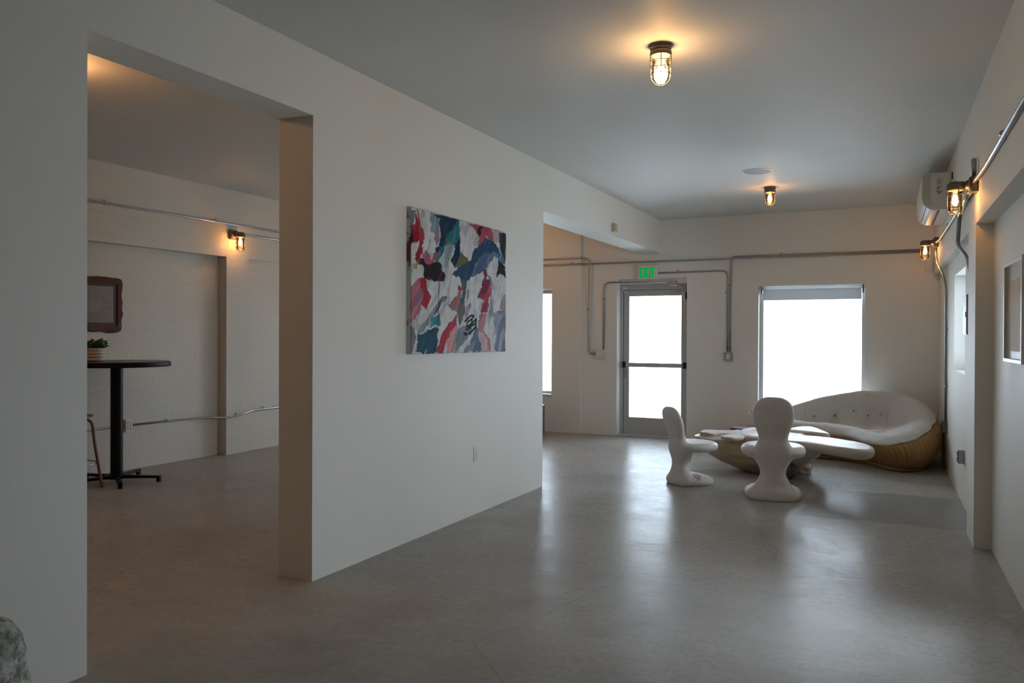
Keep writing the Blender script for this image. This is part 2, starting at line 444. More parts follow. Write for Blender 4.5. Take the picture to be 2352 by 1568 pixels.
for s in (-1, 1):
    bm = bmesh.new(); box(bm, s*.61-.008, s*.61+.008, -.035, .035, -.03, .071, .003); obj('bracket', bm, M['cast'], t)

# door, set back in its opening
door = None
YD = YB+.163
bm = bmesh.new()
box(bm, DX0+.001, -.585, YD-.02, YD+.12, 0, 2.149, .003); box(bm, .345, DX1-.001, YD-.02, YD+.10, 0, 2.149, .003); box(bm, -.585, .345, YD-.02, YD+.10, 2.075, 2.149, .003)
box(bm, -.5855, -.555, YD+.06, YD+.12, 0, 2.10, .002); box(bm, .315, .3455, YD+.06, YD+.12, 0, 2.10, .002); box(bm, -.56, .32, YD+.06, YD+.12, 2.04, 2.10, .002)
dfr = struct('trim_3', bm, M['alu'])
bm = bmesh.new(); box(bm, DX0+.001, DX1-.001, YB+.05, YD+.12, 2.15, 2.218, .002); struct('trim_4', bm, M['wall'])
L, Rr, T = -.578, .337, 2.068
gx0, gx1 = -.496, .256
bm = bmesh.new()
box(bm, L, gx0, YD+.01, YD+.055, .012, T, .003); box(bm, gx1, Rr, YD+.01, YD+.055, .012, T, .003)
box(bm, gx0, gx1, YD+.01, YD+.055, .012, .255, .003); box(bm, gx0, gx1, YD+.01, YD+.055, 1.985, T, .003)
door = struct('door_1', bm, M['alu'])
bm = bmesh.new(); box(bm, gx0, gx1, YD+.03, YD+.036, .255, 1.985); obj('pane', bm, M['window_glass'], door)
bm = bmesh.new(); box(bm, L+.05, Rr-.045, YD-.055, YD-.025, .975, 1.036, .006); bar = obj('push_bar', bm, M['alu'], door)
for s in (L+.022, Rr-.022):
    bm = bmesh.new(); box(bm, s-.022, s+.022, YD-.06, YD+.01, .965, 1.05, .006); obj('bar_end', bm, M['black_rubber'], bar)
bm = bmesh.new(); lathe(bm, [(.018, 0), (.018, .02), (.012, .026)], 16, (L+.03, YD-.016, .90), 'Y'); box(bm, L+.016, L+.044, YD-.002, YD+.01, .82, .88, .003)
obj('lock_cylinder', bm, M['galv'], door)
bm = bmesh.new(); box(bm, L+.0, L+.06, YD-.004, YD+.01, 2.04, 2.066, .003); box(bm, L-.001, L+.05, YD-.045, YD-.021, 2.085, 2.12, .004); obj('door_contact', bm, M['white_plastic'], door)
bm = bmesh.new(); box(bm, Rr-.02, Rr-.002, YD-.005, YD+.01, 1.93, 2.03, .003); obj('hinge', bm, M['black_metal'], door)
bm = bmesh.new(); box(bm, DX0+.002, DX1-.002, YB+.0, YD+.12, 0, .012, .002); struct('trim_5', bm, M['alu'])

# pavement outside
bm = bmesh.new(); box(bm, -12, 12, 11.3, 26, -.25, -.15)
M['pavement'] = mat('pale_pavement', (.72,.72,.70), .8)
k = N(M['pavement']); k.link(k.mix(k.noise(k.co(), 3, 4), (.66,.66,.64), (.76,.76,.74)), 'Base Color')
struct('ground_outside', bm, M['pavement'])

# ---------------------------------------------------------------- cage lamps
def cage_parts(root, zt, r, h, bulbmat, dome=True, nb=6, bulb_h=.5, bs=1.0):
    """cage hanging below height zt (local): collar, glass jar, wire guard, bulb"""
    bm = bmesh.new(); lathe(bm, [(r*.72, zt), (r*.98, zt-.004), (r*1.02, zt-.018), (r*.95, zt-.03), (r*.86, zt-.032)], 28); smooth_angle(obj('collar', bm, M['cast'], root))
    jr = r*.80; hh = h-.032; z0 = zt-.03
    if dome: prof = [(jr, z0), (jr, z0-hh*.62)] + [(jr*math.cos(a), z0-hh*.62-(hh*.33)*math.sin(a)) for a in (.4,.8,1.15,1.4,PI/2)]
    else: prof = [(jr, z0), (jr, z0-hh*.86)] + [(jr*math.cos(a), z0-hh*.86-(hh*.09)*math.sin(a)) for a in (.5,1.0,1.35,PI/2)]
    prof[-1] = (0.0, prof[-1][1])
    bm = bmesh.new(); lathe(bm, prof, 28); g = obj('glass_jar', bm, M['jar_glass'], root, True)
    bm = bmesh.new()
    n4 = 4
    for q in range(n4):
        a = PI*q/2+.3; c, s = math.cos(a), math.sin(a)
        if dome: pts = [(r*.95, zt-.02), (r*.93, z0-hh*.62)] + [(r*.93*math.cos(b), z0-hh*.62-(hh*.38)*math.sin(b)) for b in (.35,.7,1.05,1.35,PI/2)]
        else: pts = [(r*.95, zt-.02), (r*.95, z0-hh*.9), (r*.85, z0-hh*.99), (0.001, z0-hh*1.01)]
        if not dome: pts = [tuple(p)[:2] for p in fillet([(x, y, 0) for x, y in pts], .015, 4)]
        tube(bm, [(x*c, x*s, y) for x, y in pts], .0026, 6)
    for fr_ in ((.2,.42,.63) if dome else (.22,.5,.78)):
        zz = z0-hh*fr_; tube(bm, [(r*.95*math.cos(2*PI*i/24), r*.95*math.sin(2*PI*i/24), zz) for i in range(24)], .0024, 6, True)
    obj('wire_guard', bm, M['cast'], root, True)
    bh = hh*bulb_h
    bm = bmesh.new(); lathe(bm, [(a_*(bs if b_ < .035 else 1), z0-bh+(b_*bs if b_ < 0 else b_)) for a_, b_ in ((.0,-.03), (.012,-.026), (.020,-.012), (.022,.004), (.018,.022), (.012,.034), (.010,.04))], 16)
    b = obj('bulb', bm, bulbmat, root, True)
    bm = bmesh.new(); lathe(bm, [(.013, z0-bh+.0405), (.014, z0-.001)], 14); obj('bulb_socket', bm, M['white_plastic'], root, True)
def lamp_light(loc, power, col, rad=.02):
    l = bpy.data.lights.new('bulb_light', 'POINT'); l.energy = power; l.color = col; l.shadow_soft_size = rad
    o = bpy.data.objects.new('bulb_light', l); C.objects.link(o); o.location = loc
def ceiling_lamp(loc, r, h, label, bm_, bulb_h, rz=0.0, bs=1.0):
    t = thing('ceiling_cage_lamp', label, 'ceiling lamp', loc, rz, 'cage lamps')
    bm = bmesh.new(); lathe(bm, [(r*1.12, 0), (r*1.12, -.008), (r*1.0, -.012), (r*.96, -.028), (r*.8, -.03)], 32); smooth_angle(obj('mounting_plate', bm, M['cast'], t))
    cage_parts(t, -.028, r, h-.028, bm_, True, bulb_h=bulb_h, bs=bs)
    return t
ceiling_lamp((1.79, 4.30, ZC), .060, .225, 'brightest caged ceiling lamp, nearest of the two on the ceiling', M['bulb_bright'], .62, 0.0, 1.75)
ceiling_lamp((1.725, 8.85, ZC), .058, .200, 'smaller looking caged ceiling lamp beside the round ceiling speaker', M['bulb'], .5, .25)
ceiling_lamp((-1.75, 3.1, 3.11), .058, .200, 'caged ceiling lamp over the side room behind the partition', M['bulb_side'], .5, .1, 1.75)
ceiling_lamp((-1.3, .9, 3.11), .058, .200, 'added unseen caged lamp warming the post from the near end of the side room', M['bulb_side'], .5, .1, 1.75)  # extra lamp out of view, put in to warm the opening post
ceiling_lamp((-2.2, 9.3, 3.11), .058, .200, 'added unseen caged lamp warming the far end of the side room', M['bulb_side'], .5, .1, 1.75)  # lamp out of view, added for warm light on the block wall
def wall_lamp(loc, rz, label, scale=1.0, bm_=None):
    """mounted on a wall whose normal is the local +x"""
    t = thing('wall_cage_lamp', label, 'wall lamp', loc, rz, 'cage lamps'); t.scale = (scale,)*3
    bm = bmesh.new(); box(bm, 0, .045, -.05, .05, -.055, .055, .006); obj('junction_box', bm, M['cast'], t)
    bm = bmesh.new(); lathe(bm, [(.052, .0455), (.052, .053), (.035, .060), (.028, .075)], 24, (0,0,0), 'X'); smooth_angle(obj('back_flange', bm, M['cast'], t))
    bm = bmesh.new(); tube(bm, fillet([(.070, 0, .0), (.105, 0, .010), (.137, 0, .0)], .03), .021, 14)
    lathe(bm, [(.0, .028), (.03, .026), (.050, .014), (.055, .001), (.053, -.008)], 24, (.137,0,.0)); smooth_angle(obj('arm', bm, M['cast'], t), 50)
    bm = bmesh.new(); lathe(bm, [(.053, -.0085), (.056, -.012), (.056, -.03), (.050, -.036)], 28, (.137,0,0)); c = smooth_angle(obj('collar', bm, M['cast'], t))
    r, zt, hh = .054, -.03, .165; cx = .137
    bm = bmesh.new(); lathe(bm, [(.044, zt), (.044, zt-hh*.84), (.040, zt-hh*.91), (.025, zt-hh*.95), (0, zt-hh*.96)], 28, (cx,0,0)); obj('glass_jar', bm, M['jar_glass'], t, True)
    bm = bmesh.new()
    for q in range(4):
        a = PI*q/2+.35; cc, s = math.cos(a), math.sin(a)
        pts = fillet([(r, 0, zt+.01), (r, 0, zt-hh*.97), (r*.8, 0, zt-hh*1.03), (.001, 0, zt-hh*1.04)], .015, 4)
        tube(bm, [(cx+p.x*cc, p.x*s, p.z) for p in pts], .0027, 6)
    for fr_ in (.2, .46, .74):
        tube(bm, [(cx+r*math.cos(2*PI*i/24), r*math.sin(2*PI*i/24), zt-hh*fr_) for i in range(24)], .0025, 6, True)
    obj('wire_guard', bm, M['cast'], t, True)
    z0 = zt-.07
    bm = bmesh.new(); lathe(bm, [(0, z0-.036), (.012, z0-.032), (.019, z0-.016), (.020, z0), (.015, z0+.02), (.010, z0+.036)], 16, (cx,0,0)); obj('bulb', bm, bm_ or M['bulb'], t, True)
    bm = bmesh.new(); lathe(bm, [(.013, z0+.0365), (.014, zt-.001)], 14, (cx,0,0)); obj('bulb_socket', bm, M['white_plastic'], t, True)
    return t
wall_lamp((XL, 6.86, 2.585), 0, 'caged wall lamp on the white block wall, glowing orange beside the conduit', 1.0)
wall_lamp((XR(5.97), 5.97, 2.41), PI, 'nearer caged wall lamp on the right wall, in front of the air conditioner', .95)
wall_lamp((XR(9.85), 9.85, 2.46), PI, 'farther caged wall lamp on the right wall near the back corner', .95)

# ---------------------------------------------------------------- conduits and boxes
def conduit(pts, label, r=.0115, fil=.09, straps=(), axis='Y', wall=0.0, nrm=1):
    bm = bmesh.new(); P = fillet(pts, fil, 8); tube(bm, P, r, 10)
    o = obj('electrical_conduit', bm, M['galv'], None, True); tag(o, label, 'conduit', 'conduits')
    for (p, d) in straps:
        # one-hole strap: a ring round the pipe and a foot on the wall
        p, d = Vector(p), Vector(d).normalized()
        n_ = Vector((0, -1, 0)) if axis == 'Y' else Vector((nrm, 0, 0))
        s_ = d.cross(n_).normalized()
        bm = bmesh.new()
        ring = [p + d*k*.009 + (n_*math.cos(a)+s_*math.sin(a))*(r+.0025) for k in (-1, 1) for a in [2*PI*i/12 for i in range(12)]]
        V = [bm.verts.new(q) for q in ring]
        for i in range(12): bm.faces.new((V[i], V[(i+1)%12], V[12+(i+1)%12], V[12+i]))
        bm.faces.new(V[:12][::-1]); bm.faces.new(V[12:])
        foot = p + s_*(-.024) - n_*(r*.8)
        vs_ = box(bm, -.012, .012, -.012, .012, -.003, .003)
        rm = Matrix((d, s_, n_)).transposed().to_4x4(); rm.translation = foot
        for v in vs_: v.co = rm @ v.co
        obj('conduit_strap', bm, M['galv'], o)
    return o
yc = YB-.0125
def jbox(loc, sx, sz, d, label, m, plate=True, axis='Y', name='junction_box', lever=False):
    t = thing(name, label, 'electrical box', loc)
    bm = bmesh.new()
    if axis == 'Y': box(bm, -sx/2, sx/2, -d, 0, -sz/2, sz/2, .004)
    else: box(bm, -d if axis == '-X' else 0, 0 if axis == '-X' else d, -sx/2, sx/2, -sz/2, sz/2, .004)
    obj('box_body', bm, m, t)
    return t
# left of the door: long drop from the top run, round an elbow into the white box
conduit([(-4.1, yc-.036, 2.541), (-1.03, yc-.036, 2.541), (-1.03, yc, 1.17), (-1.03, yc-.0, 1.158), (-.926, yc, 1.158)], 'grey conduit dropping from the top run into the square white box left of the door', straps=[((-1.10-.05, yc-.036, 2.541), (1,0,0)), ((-1.03, yc-.012, 1.8), (0,0,1))])
conduit([(-4.1, yc-.045, 2.463), (-1.165, yc-.045, 2.455), (-1.10, yc-.03, 2.452), (XR(10.6)-.045, yc-.03, 2.44)], 'long straight conduit running high across the whole back wall', straps=[((-1.0-.3, yc-.045, 2.458), (1,0,0)), ((1.0, yc-.03, 2.446), (1,0,0)), ((2.2, yc-.03, 2.443), (1,0,0))])
conduit([(-.818, yc, 1.224), (-.803, yc, 2.18), (.12, yc-.02, 2.16)], 'conduit rising from the square white box and bending over the door head', straps=[((-.805, yc, 1.95), (0,0,1))])
conduit([(-.02, yc, 2.293), (.925, yc, 2.293), (.925, yc, 1.215)], 'conduit running from the exit sign and down beside the door', straps=[((.25, yc, 2.293), (1,0,0)), ((.925, yc, 2.0), (0,0,1))])
conduit([(.962, yc, 1.215), (.968, yc, 2.475), (1.1, yc-.0, 2.475), (XR(10.6)-.05, yc, 2.468)], 'conduit rising from the light switch and running right along the back wall', straps=[((1.6, yc, 2.472), (1,0,0)), ((.965, yc, 2.1), (0,0,1))])
# flexible lead at the door head
b_ = jbox((.19, YB, 2.150), .11, .075, .05, 'small metal box over the door where the conduit ends', M['galv'])
bm = bmesh.new(); tube(bm, catmull([(.24, YB-.03, 2.12), (.29, YB-.03, 2.10), (.325, YB+.0, 2.02), (.33, YB+.05, 1.93), (.325, YB+.10, 1.87)], 6, False), .006, 8)
tag(obj('flexible_lead', bm, M['galv'], None, True), 'thin flexible metal lead hanging from the box over the door', 'cable')
b_ = jbox((-.851, YB, 1.158), .148, .135, .045, 'square white electrical box on the back wall left of the door', M['white_plastic'])
bm = bmesh.new()
for i in range(4): box(bm, -.04+i*.025, -.03+i*.025, -.0462, -.0452, .05, .054)
obj('cover_marks', bm, M['cast'], b_)
b_ = jbox((.940, YB, 1.147), .108, .112, .045, 'metal light switch box with white switch right of the door', M['galv'], name='light_switch')
bm = bmesh.new(); box(bm, -.018, .018, -.051, -.0455, -.034, .034, .002); sp = obj('switch_rocker', bm, M['white_plastic'], b_)
for sx in (-.043, .043):
    for sz in (-.043, .043):
        bm = bmesh.new(); lathe(bm, [(.005, -.0455), (.004, -.048)], 10, (sx, 0, sz), 'Y'); obj('screw', bm, M['cast'], b_)
# alarm detector in the corner
t = thing('wall_detector', 'small white rounded detector high on the back wall in the right corner', 'detector', (3.30, YB, 2.262))
bm = bmesh.new(); box(bm, -.04, .04, -.03, 0, -.062, .062, .012); obj('detector_body', bm, M['white_plastic'], t)
bm = bmesh.new(); box(bm, -.02, .02, -.034, -.0305, -.04, .0, .006); obj('sensor_lens', bm, M['win_frame'], t)
# sensor on the beam
t = thing('motion_sensor', 'yellowed beige box sensor on the side of the white beam', 'sensor', (0, 8.70, 2.667))
bm = bmesh.new(); box(bm, 0, .042, -.055, .055, -.052, .045, .004); obj('sensor_body', bm, M['cream_plastic'], t)
bm = bmesh.new(); box(bm, .0425, .046, -.045, .03, -.045, .04, .002); lathe(bm, [(.006, .0462), (.004, .049)], 10, (0, -.02, .02), 'X'); obj('sensor_cover', bm, M['cream_plastic'], t)

# exit sign
t = thing('exit_sign', 'white exit sign with green letters above the glass door', 'exit sign', (-.168, YB, 2.302))
bm = bmesh.new(); box(bm, -.142, .142, -.055, 0, -.094, .096, .008); obj('sign_housing', bm, M['white_plastic'], t)
def bars(bm, quads, y0, y1):
    for q in quads:
        f = [bm.verts.new((x, y0, z)) for x, z in q]; b2 = [bm.verts.new((x, y1, z)) for x, z in q]
        bm.faces.new(f); bm.faces.new(b2[::-1])
        for i in range(4): bm.faces.new((f[i], f[(i+1)%4], b2[(i+1)%4], b2[i]))
R_ = lambda x0, x1, z0, z1: [(x0, z0), (x1, z0), (x1, z1), (x0, z1)]
zt, zb, th = .066, -.072, .022
LET = {'E': [R_(-.102, -.080, zb, zt), R_(-.080, -.052, zt-th, zt), R_(-.080, -.056, -.014, .008), R_(-.080, -.052, zb, zb+th)],
       'X': [[(-.047, zt), (-.023, zt), (.018, zb), (-.006, zb)], [(-.008, zt), (.016, zt), (-.024, zb), (-.048, zb)]],
       'I': [R_(.024, .046, zb, zt)], 'T': [R_(.066, .088, zb, zt-th), R_(.050, .104, zt-th, zt)]}
for ch, qs in LET.items():
    bm = bmesh.new()
    for i, q in enumerate(qs): bars(bm, [q], -.0600-(.0004 if i and ch == 'X' else 0), -.0545)
    obj('letter_'+ch.lower(), bm, M['exit_green'], t)

# right wall conduits
d0 = -.014
def XW(y, d): return XR(y)+d
conduit([(XW(1.5,d0), 1.5, 2.44), (XW(5.4,d0), 5.4, 2.42), (XW(5.86,d0-.01), 5.86, 2.42), (XW(5.915,d0-.01), 5.915, 2.42)], 'shiny conduit running along the right wall toward the nearer wall lamp', .014, .1, [((XW(4.7,d0), 4.7, 2.444), (0,1,0))], 'X', nrm=-1)
conduit([(XW(6.03,d0-.01), 6.03, 2.39), (XW(6.9,d0), 6.9, 2.42), (XW(9.4,d0), 9.4, 2.44), (XW(9.79,d0-.01), 9.795, 2.455)], 'conduit joining the two caged lamps along the right wall', .013, .1, [((XW(8.3,d0), 8.3, 2.447), (0,1,0))], 'X', nrm=-1)
conduit([(XW(6.03,d0-.03), 6.03, 2.37), (XW(6.5,d0-.02), 6.5, 2.375), (XW(7.15,d0), 7.15, 2.38), (XW(7.3,d0), 7.3, 2.16), (XW(7.2,.045), 7.2, 2.05), (XW(6.9,.05), 6.9, 1.87), (XW(6.62,.05), 6.62, 1.80)], 'grey conduit bending down from the right wall lamp into the shallow bay', .014, .05, [], 'X', nrm=-1)
conduit([(XW(5.97,d0-.01), 5.97, 2.466), (XW(5.97,d0-.01), 5.97, 2.58)], 'short conduit stub standing above the nearer right wall lamp', .016, .02)
conduit([(XW(9.85,d0-.012), 9.85, 2.40), (XW(9.85,d0-.004), 9.85, 2.24), (XW(9.4,.045), 9.40, 1.99), (XW(9.4,.05), 9.40, .535)], 'conduit dropping down the right wall behind the wicker sofa to a dark box', .013, .12, [((XW(9.4,.05), 9.4, 1.5), (0,0,1)), ((XW(9.4,.05), 9.4, .9), (0,0,1))], 'X', nrm=-1)
b_ = jbox((XW(9.4,.065), 9.4, .475), .075, .115, .05, 'dark outlet box on the right wall just behind the sofa', M['cast'], axis='-X', name='outlet_box')
bm = bmesh.new(); box(bm, -.055, -.0505, -.03, .03, -.045, .045, .002); obj('cover_plate', bm, M['black_metal'], b_)
b_ = jbox((XW(7.55,.065), 7.55, .415), .075, .115, .045, 'metal outlet box low on the right wall behind the pier', M['galv'], axis='-X', name='outlet_box')
bm = bmesh.new(); box(bm, -.050, -.0455, -.032, .032, -.048, .048, .002); cp = obj('cover_plate', bm, M['galv'], b_)
for z in (-.025, .025):
    bm = bmesh.new(); box(bm, -.0525, -.0502, -.014, .014, z-.015, z+.015, .001); obj('socket', bm, M['black_rubber'], b_)
# grey panel box in the bay
t = thing('electrical_cabinet', 'grey metal electrical cabinet on the right wall between window and pier', 'electrical cabinet', (XW(7.11,.065), 7.11, 1.585))
M['panel'] = mat('panel_paint', (.36,.34,.29), .4, .2); k = N(M['panel']); k.link(k.bump(k.noise(k.co(), 60, 3), .05, .002), 'Normal')
bm = bmesh.new(); box(bm, -.036, 0, -.18, .19, -.155, .155, .003); obj('cabinet_body', bm, M['panel'], t)
bm = bmesh.new(); box(bm, -.042, -.0365, -.175, .185, -.15, .15, .002); pd = obj('cabinet_door', bm, M['panel'], t)
bm = bmesh.new(); box(bm, -.0465, -.0425, -.16, -.14, -.02, .02, .001); obj('latch', bm, M['cast'], pd)

# ceiling speaker
t = thing('ceiling_speaker', 'flat round grey speaker grille set in the ceiling', 'speaker', (1.733, 7.94, ZC))
bm = bmesh.new(); lathe(bm, [(.143, 0), (.143, -.004), (.134, -.007), (.130, -.004)], 48); smooth_angle(obj('bezel', bm, M['white_plastic'], t))
M['grille'] = mat('perforated_grille', (.2,.2,.2), .6, 0.0); k = N(M['grille'])
vo = k.n('ShaderNodeTexVoronoi', {'Vector': k.co(), 'Scale': 220}); k.link(k.mix(k.ramp(vo.outputs['Distance'], [(.2, 1.0), (.35, 0.0)]), (.34,.35,.36), (.05,.05,.05)), 'Base Color')
bm = bmesh.new(); lathe(bm, [(.1295, -.003), (.1295, -.0045), (0, -.0055)], 48); smooth_angle(obj('grille', bm, M['grille'], t))

# air conditioner hung on the band
t = thing('air_conditioner', 'white split air conditioner high on the right wall near the corner', 'air conditioner', (XR(8.65)-.004, 8.65, 2.735), .02)
prof = [(0,-.17),(-.03,-.17),(-.125,-.168)]+[(-.14-.095*math.sin(a), -.06-.106*math.cos(a)) for a in (.15,.35,.55,.75,.95,1.15,1.35,1.5)]+[(-.236,-.03),(-.234,.12),(-.229,.145),(-.218,.160),(-.20,.166),(0,.166)]
def acprof(bm, y0, y1, pr):
    a = [bm.verts.new((x, y0, z)) for x, z in pr]; b2 = [bm.verts.new((x, y1, z)) for x, z in pr]
    bm.faces.new(a); bm.faces.new(b2[::-1])
    for i in range(len(pr)): bm.faces.new((a[i], a[(i+1)%len(pr)], b2[(i+1)%len(pr)], b2[i]))
bm = bmesh.new(); acprof(bm, -.55, .55, prof); obj('housing', bm, M['white_plastic'], t)
M['ac_tan'] = mat('yellowed_plastic', (.60,.54,.42), .4); k = N(M['ac_tan']); k.link(k.bump(k.noise(k.co(), 60, 3), .04, .002), 'Normal')
bm = bmesh.new(); acprof(bm, -.556, -.5505, [(-.14-.09*math.sin(a), -.06-.09*math.cos(a)) for a in (.2,.5,.8,1.1,1.4)]+[(-.231,-.03),(-.229,.12),(-.222,.15),(-.21,.160),(-.172,.160),(-.172,-.03),(-.150,-.10)]); obj('end_strip', bm, M['ac_tan'], t)
bm = bmesh.new(); box(bm, -.165, -.02, -.5545, -.5505, -.135, .158, .002); ep = obj('end_panel', bm, M['white_plastic'], t)
M['print'] = mat('printed_label', (.05,.05,.05), .5); k = N(M['print']); k.link(k.bump(k.noise(k.co(), 60, 3), .04, .002), 'Normal')
bm = bmesh.new()
def frame2(bm, x0, x1, z0, z1, y, w=.0012):
    for a in ((x0,x1,z0,z0+w),(x0,x1,z1-w,z1),(x0,x0+w,z0+w,z1-w),(x1-w,x1,z0+w,z1-w)): box(bm, a[0], a[1], y-.0006, y, a[2], a[3])
frame2(bm, -.115, -.075, .015, .105, -.5546); box(bm, -.115, -.075, -.5552, -.5546, .060, .0612)
for i in range(5): box(bm, -.110, -.082-.003*(i%3), -.5552, -.5546, .068+i*.007, .0705+i*.007)
box(bm, -.112, -.098, -.5552, -.5546, .019, .030); box(bm, -.106, -.1, -.5552, -.5546, .034, .044)
for i in range(3): box(bm, -.092, -.080, -.5552, -.5546, .024+i*.009, .027+i*.009)
for i in range(7): box(bm, -.120+i*.0072, -.1145+i*.0072, -.5552, -.5546, -.008, .000)
for i in range(4): box(bm, -.110+i*.0075, -.104+i*.0075, -.5552, -.5546, -.024, -.014)
obj('rating_label', bm, M['print'], ep)
bm = bmesh.new(); box(bm, -.105, -.088, -.50, .50, -.1745, -.1695, .001); box(bm, -.202, -.198, -.50, .50, -.147, -.136, .0005); obj('air_slot', bm, M['black_rubber'], t)
bm = bmesh.new(); box(bm, -.160, -.110, -.50, .50, -.1705, -.164, .002); obj('louvre', bm, M['white_plastic'], t)
bm = bmesh.new(); box(bm, -.004, .004, -.66, -.655, .08, .14, .0008); tag(obj('bracket_pin', bm, M['black_metal'], t))

# outlet on the partition
t = thing('wall_outlet', 'white duplex outlet low on the partition wall under the painting', 'outlet', (0, 5.435, .473))
bm = bmesh.new(); box(bm, 0, .005, -.038, .038, -.062, .062, .003); obj('cover_plate', bm, M['white_plastic'], t)
for z in (-.022, .022):
    bm = bmesh.new(); lathe(bm, [(.016, .0052), (.015, .0075)], 16, (0,0,z), 'X'); s_ = obj('socket', bm, M['win_frame'], t)
bm = bmesh.new(); lathe(bm, [(.0035, .0052), (.003, .0075)], 8, (0,0,0), 'X'); obj('screw', bm, M['cast'], t)
# conduits and outlet on the block wall
xb = XL+.0125
conduit([(xb, 1.0, 2.70), (xb, 10.6, 2.712)], 'upper conduit running along the white block wall of the left room', .012, .1, [((xb, 6.62, 2.707), (0,1,0)), ((xb, 5.2, 2.703), (0,1,0))], 'X', nrm=1)
conduit([(xb+.006, 6.912, 2.60), (xb, 7.1, 2.607), (xb, 10.6, 2.63)], 'lower conduit leaving the lamp on the block wall', .012, .1, [], 'X', nrm=1)
xr_ = -4.20+.0125
conduit([(xr_, 3.5, .455), (xr_, 5.506, .462)], 'short low conduit left of the white outlet box on the block wall', .0115, .05, [], 'X', nrm=1)
conduit([(xr_, 5.584, .462), (xr_, 6.42, .462), (xb+.0, 6.80, .440), (xb, 7.02, .462), (xb-.03, 7.22, .488), (xb-.034, 10.4, .50)], 'low conduit running along the foot of the white block wall', .0115, .05, [((xr_, 6.05, .462), (0,1,0)), ((xb, 6.93, .452), (0,1,0)), ((xb-.033, 7.4, .489), (0,1,0))], 'X', nrm=1)
t = thing('outlet_box', 'white outlet box on the block wall right of the bar table post', 'electrical box', (-4.20, 5.545, .463))
bm = bmesh.new(); box(bm, 0, .045, -.038, .038, -.062, .062, .003); obj('box_body', bm, M['white_plastic'], t)
bm = bmesh.new()
for sy in (-.016, .016):
    for z in (-.03, .0, .03): box(bm, .0452, .0468, sy-.006, sy+.006, z-.008, z+.006)
obj('sockets', bm, M['cast'], t)

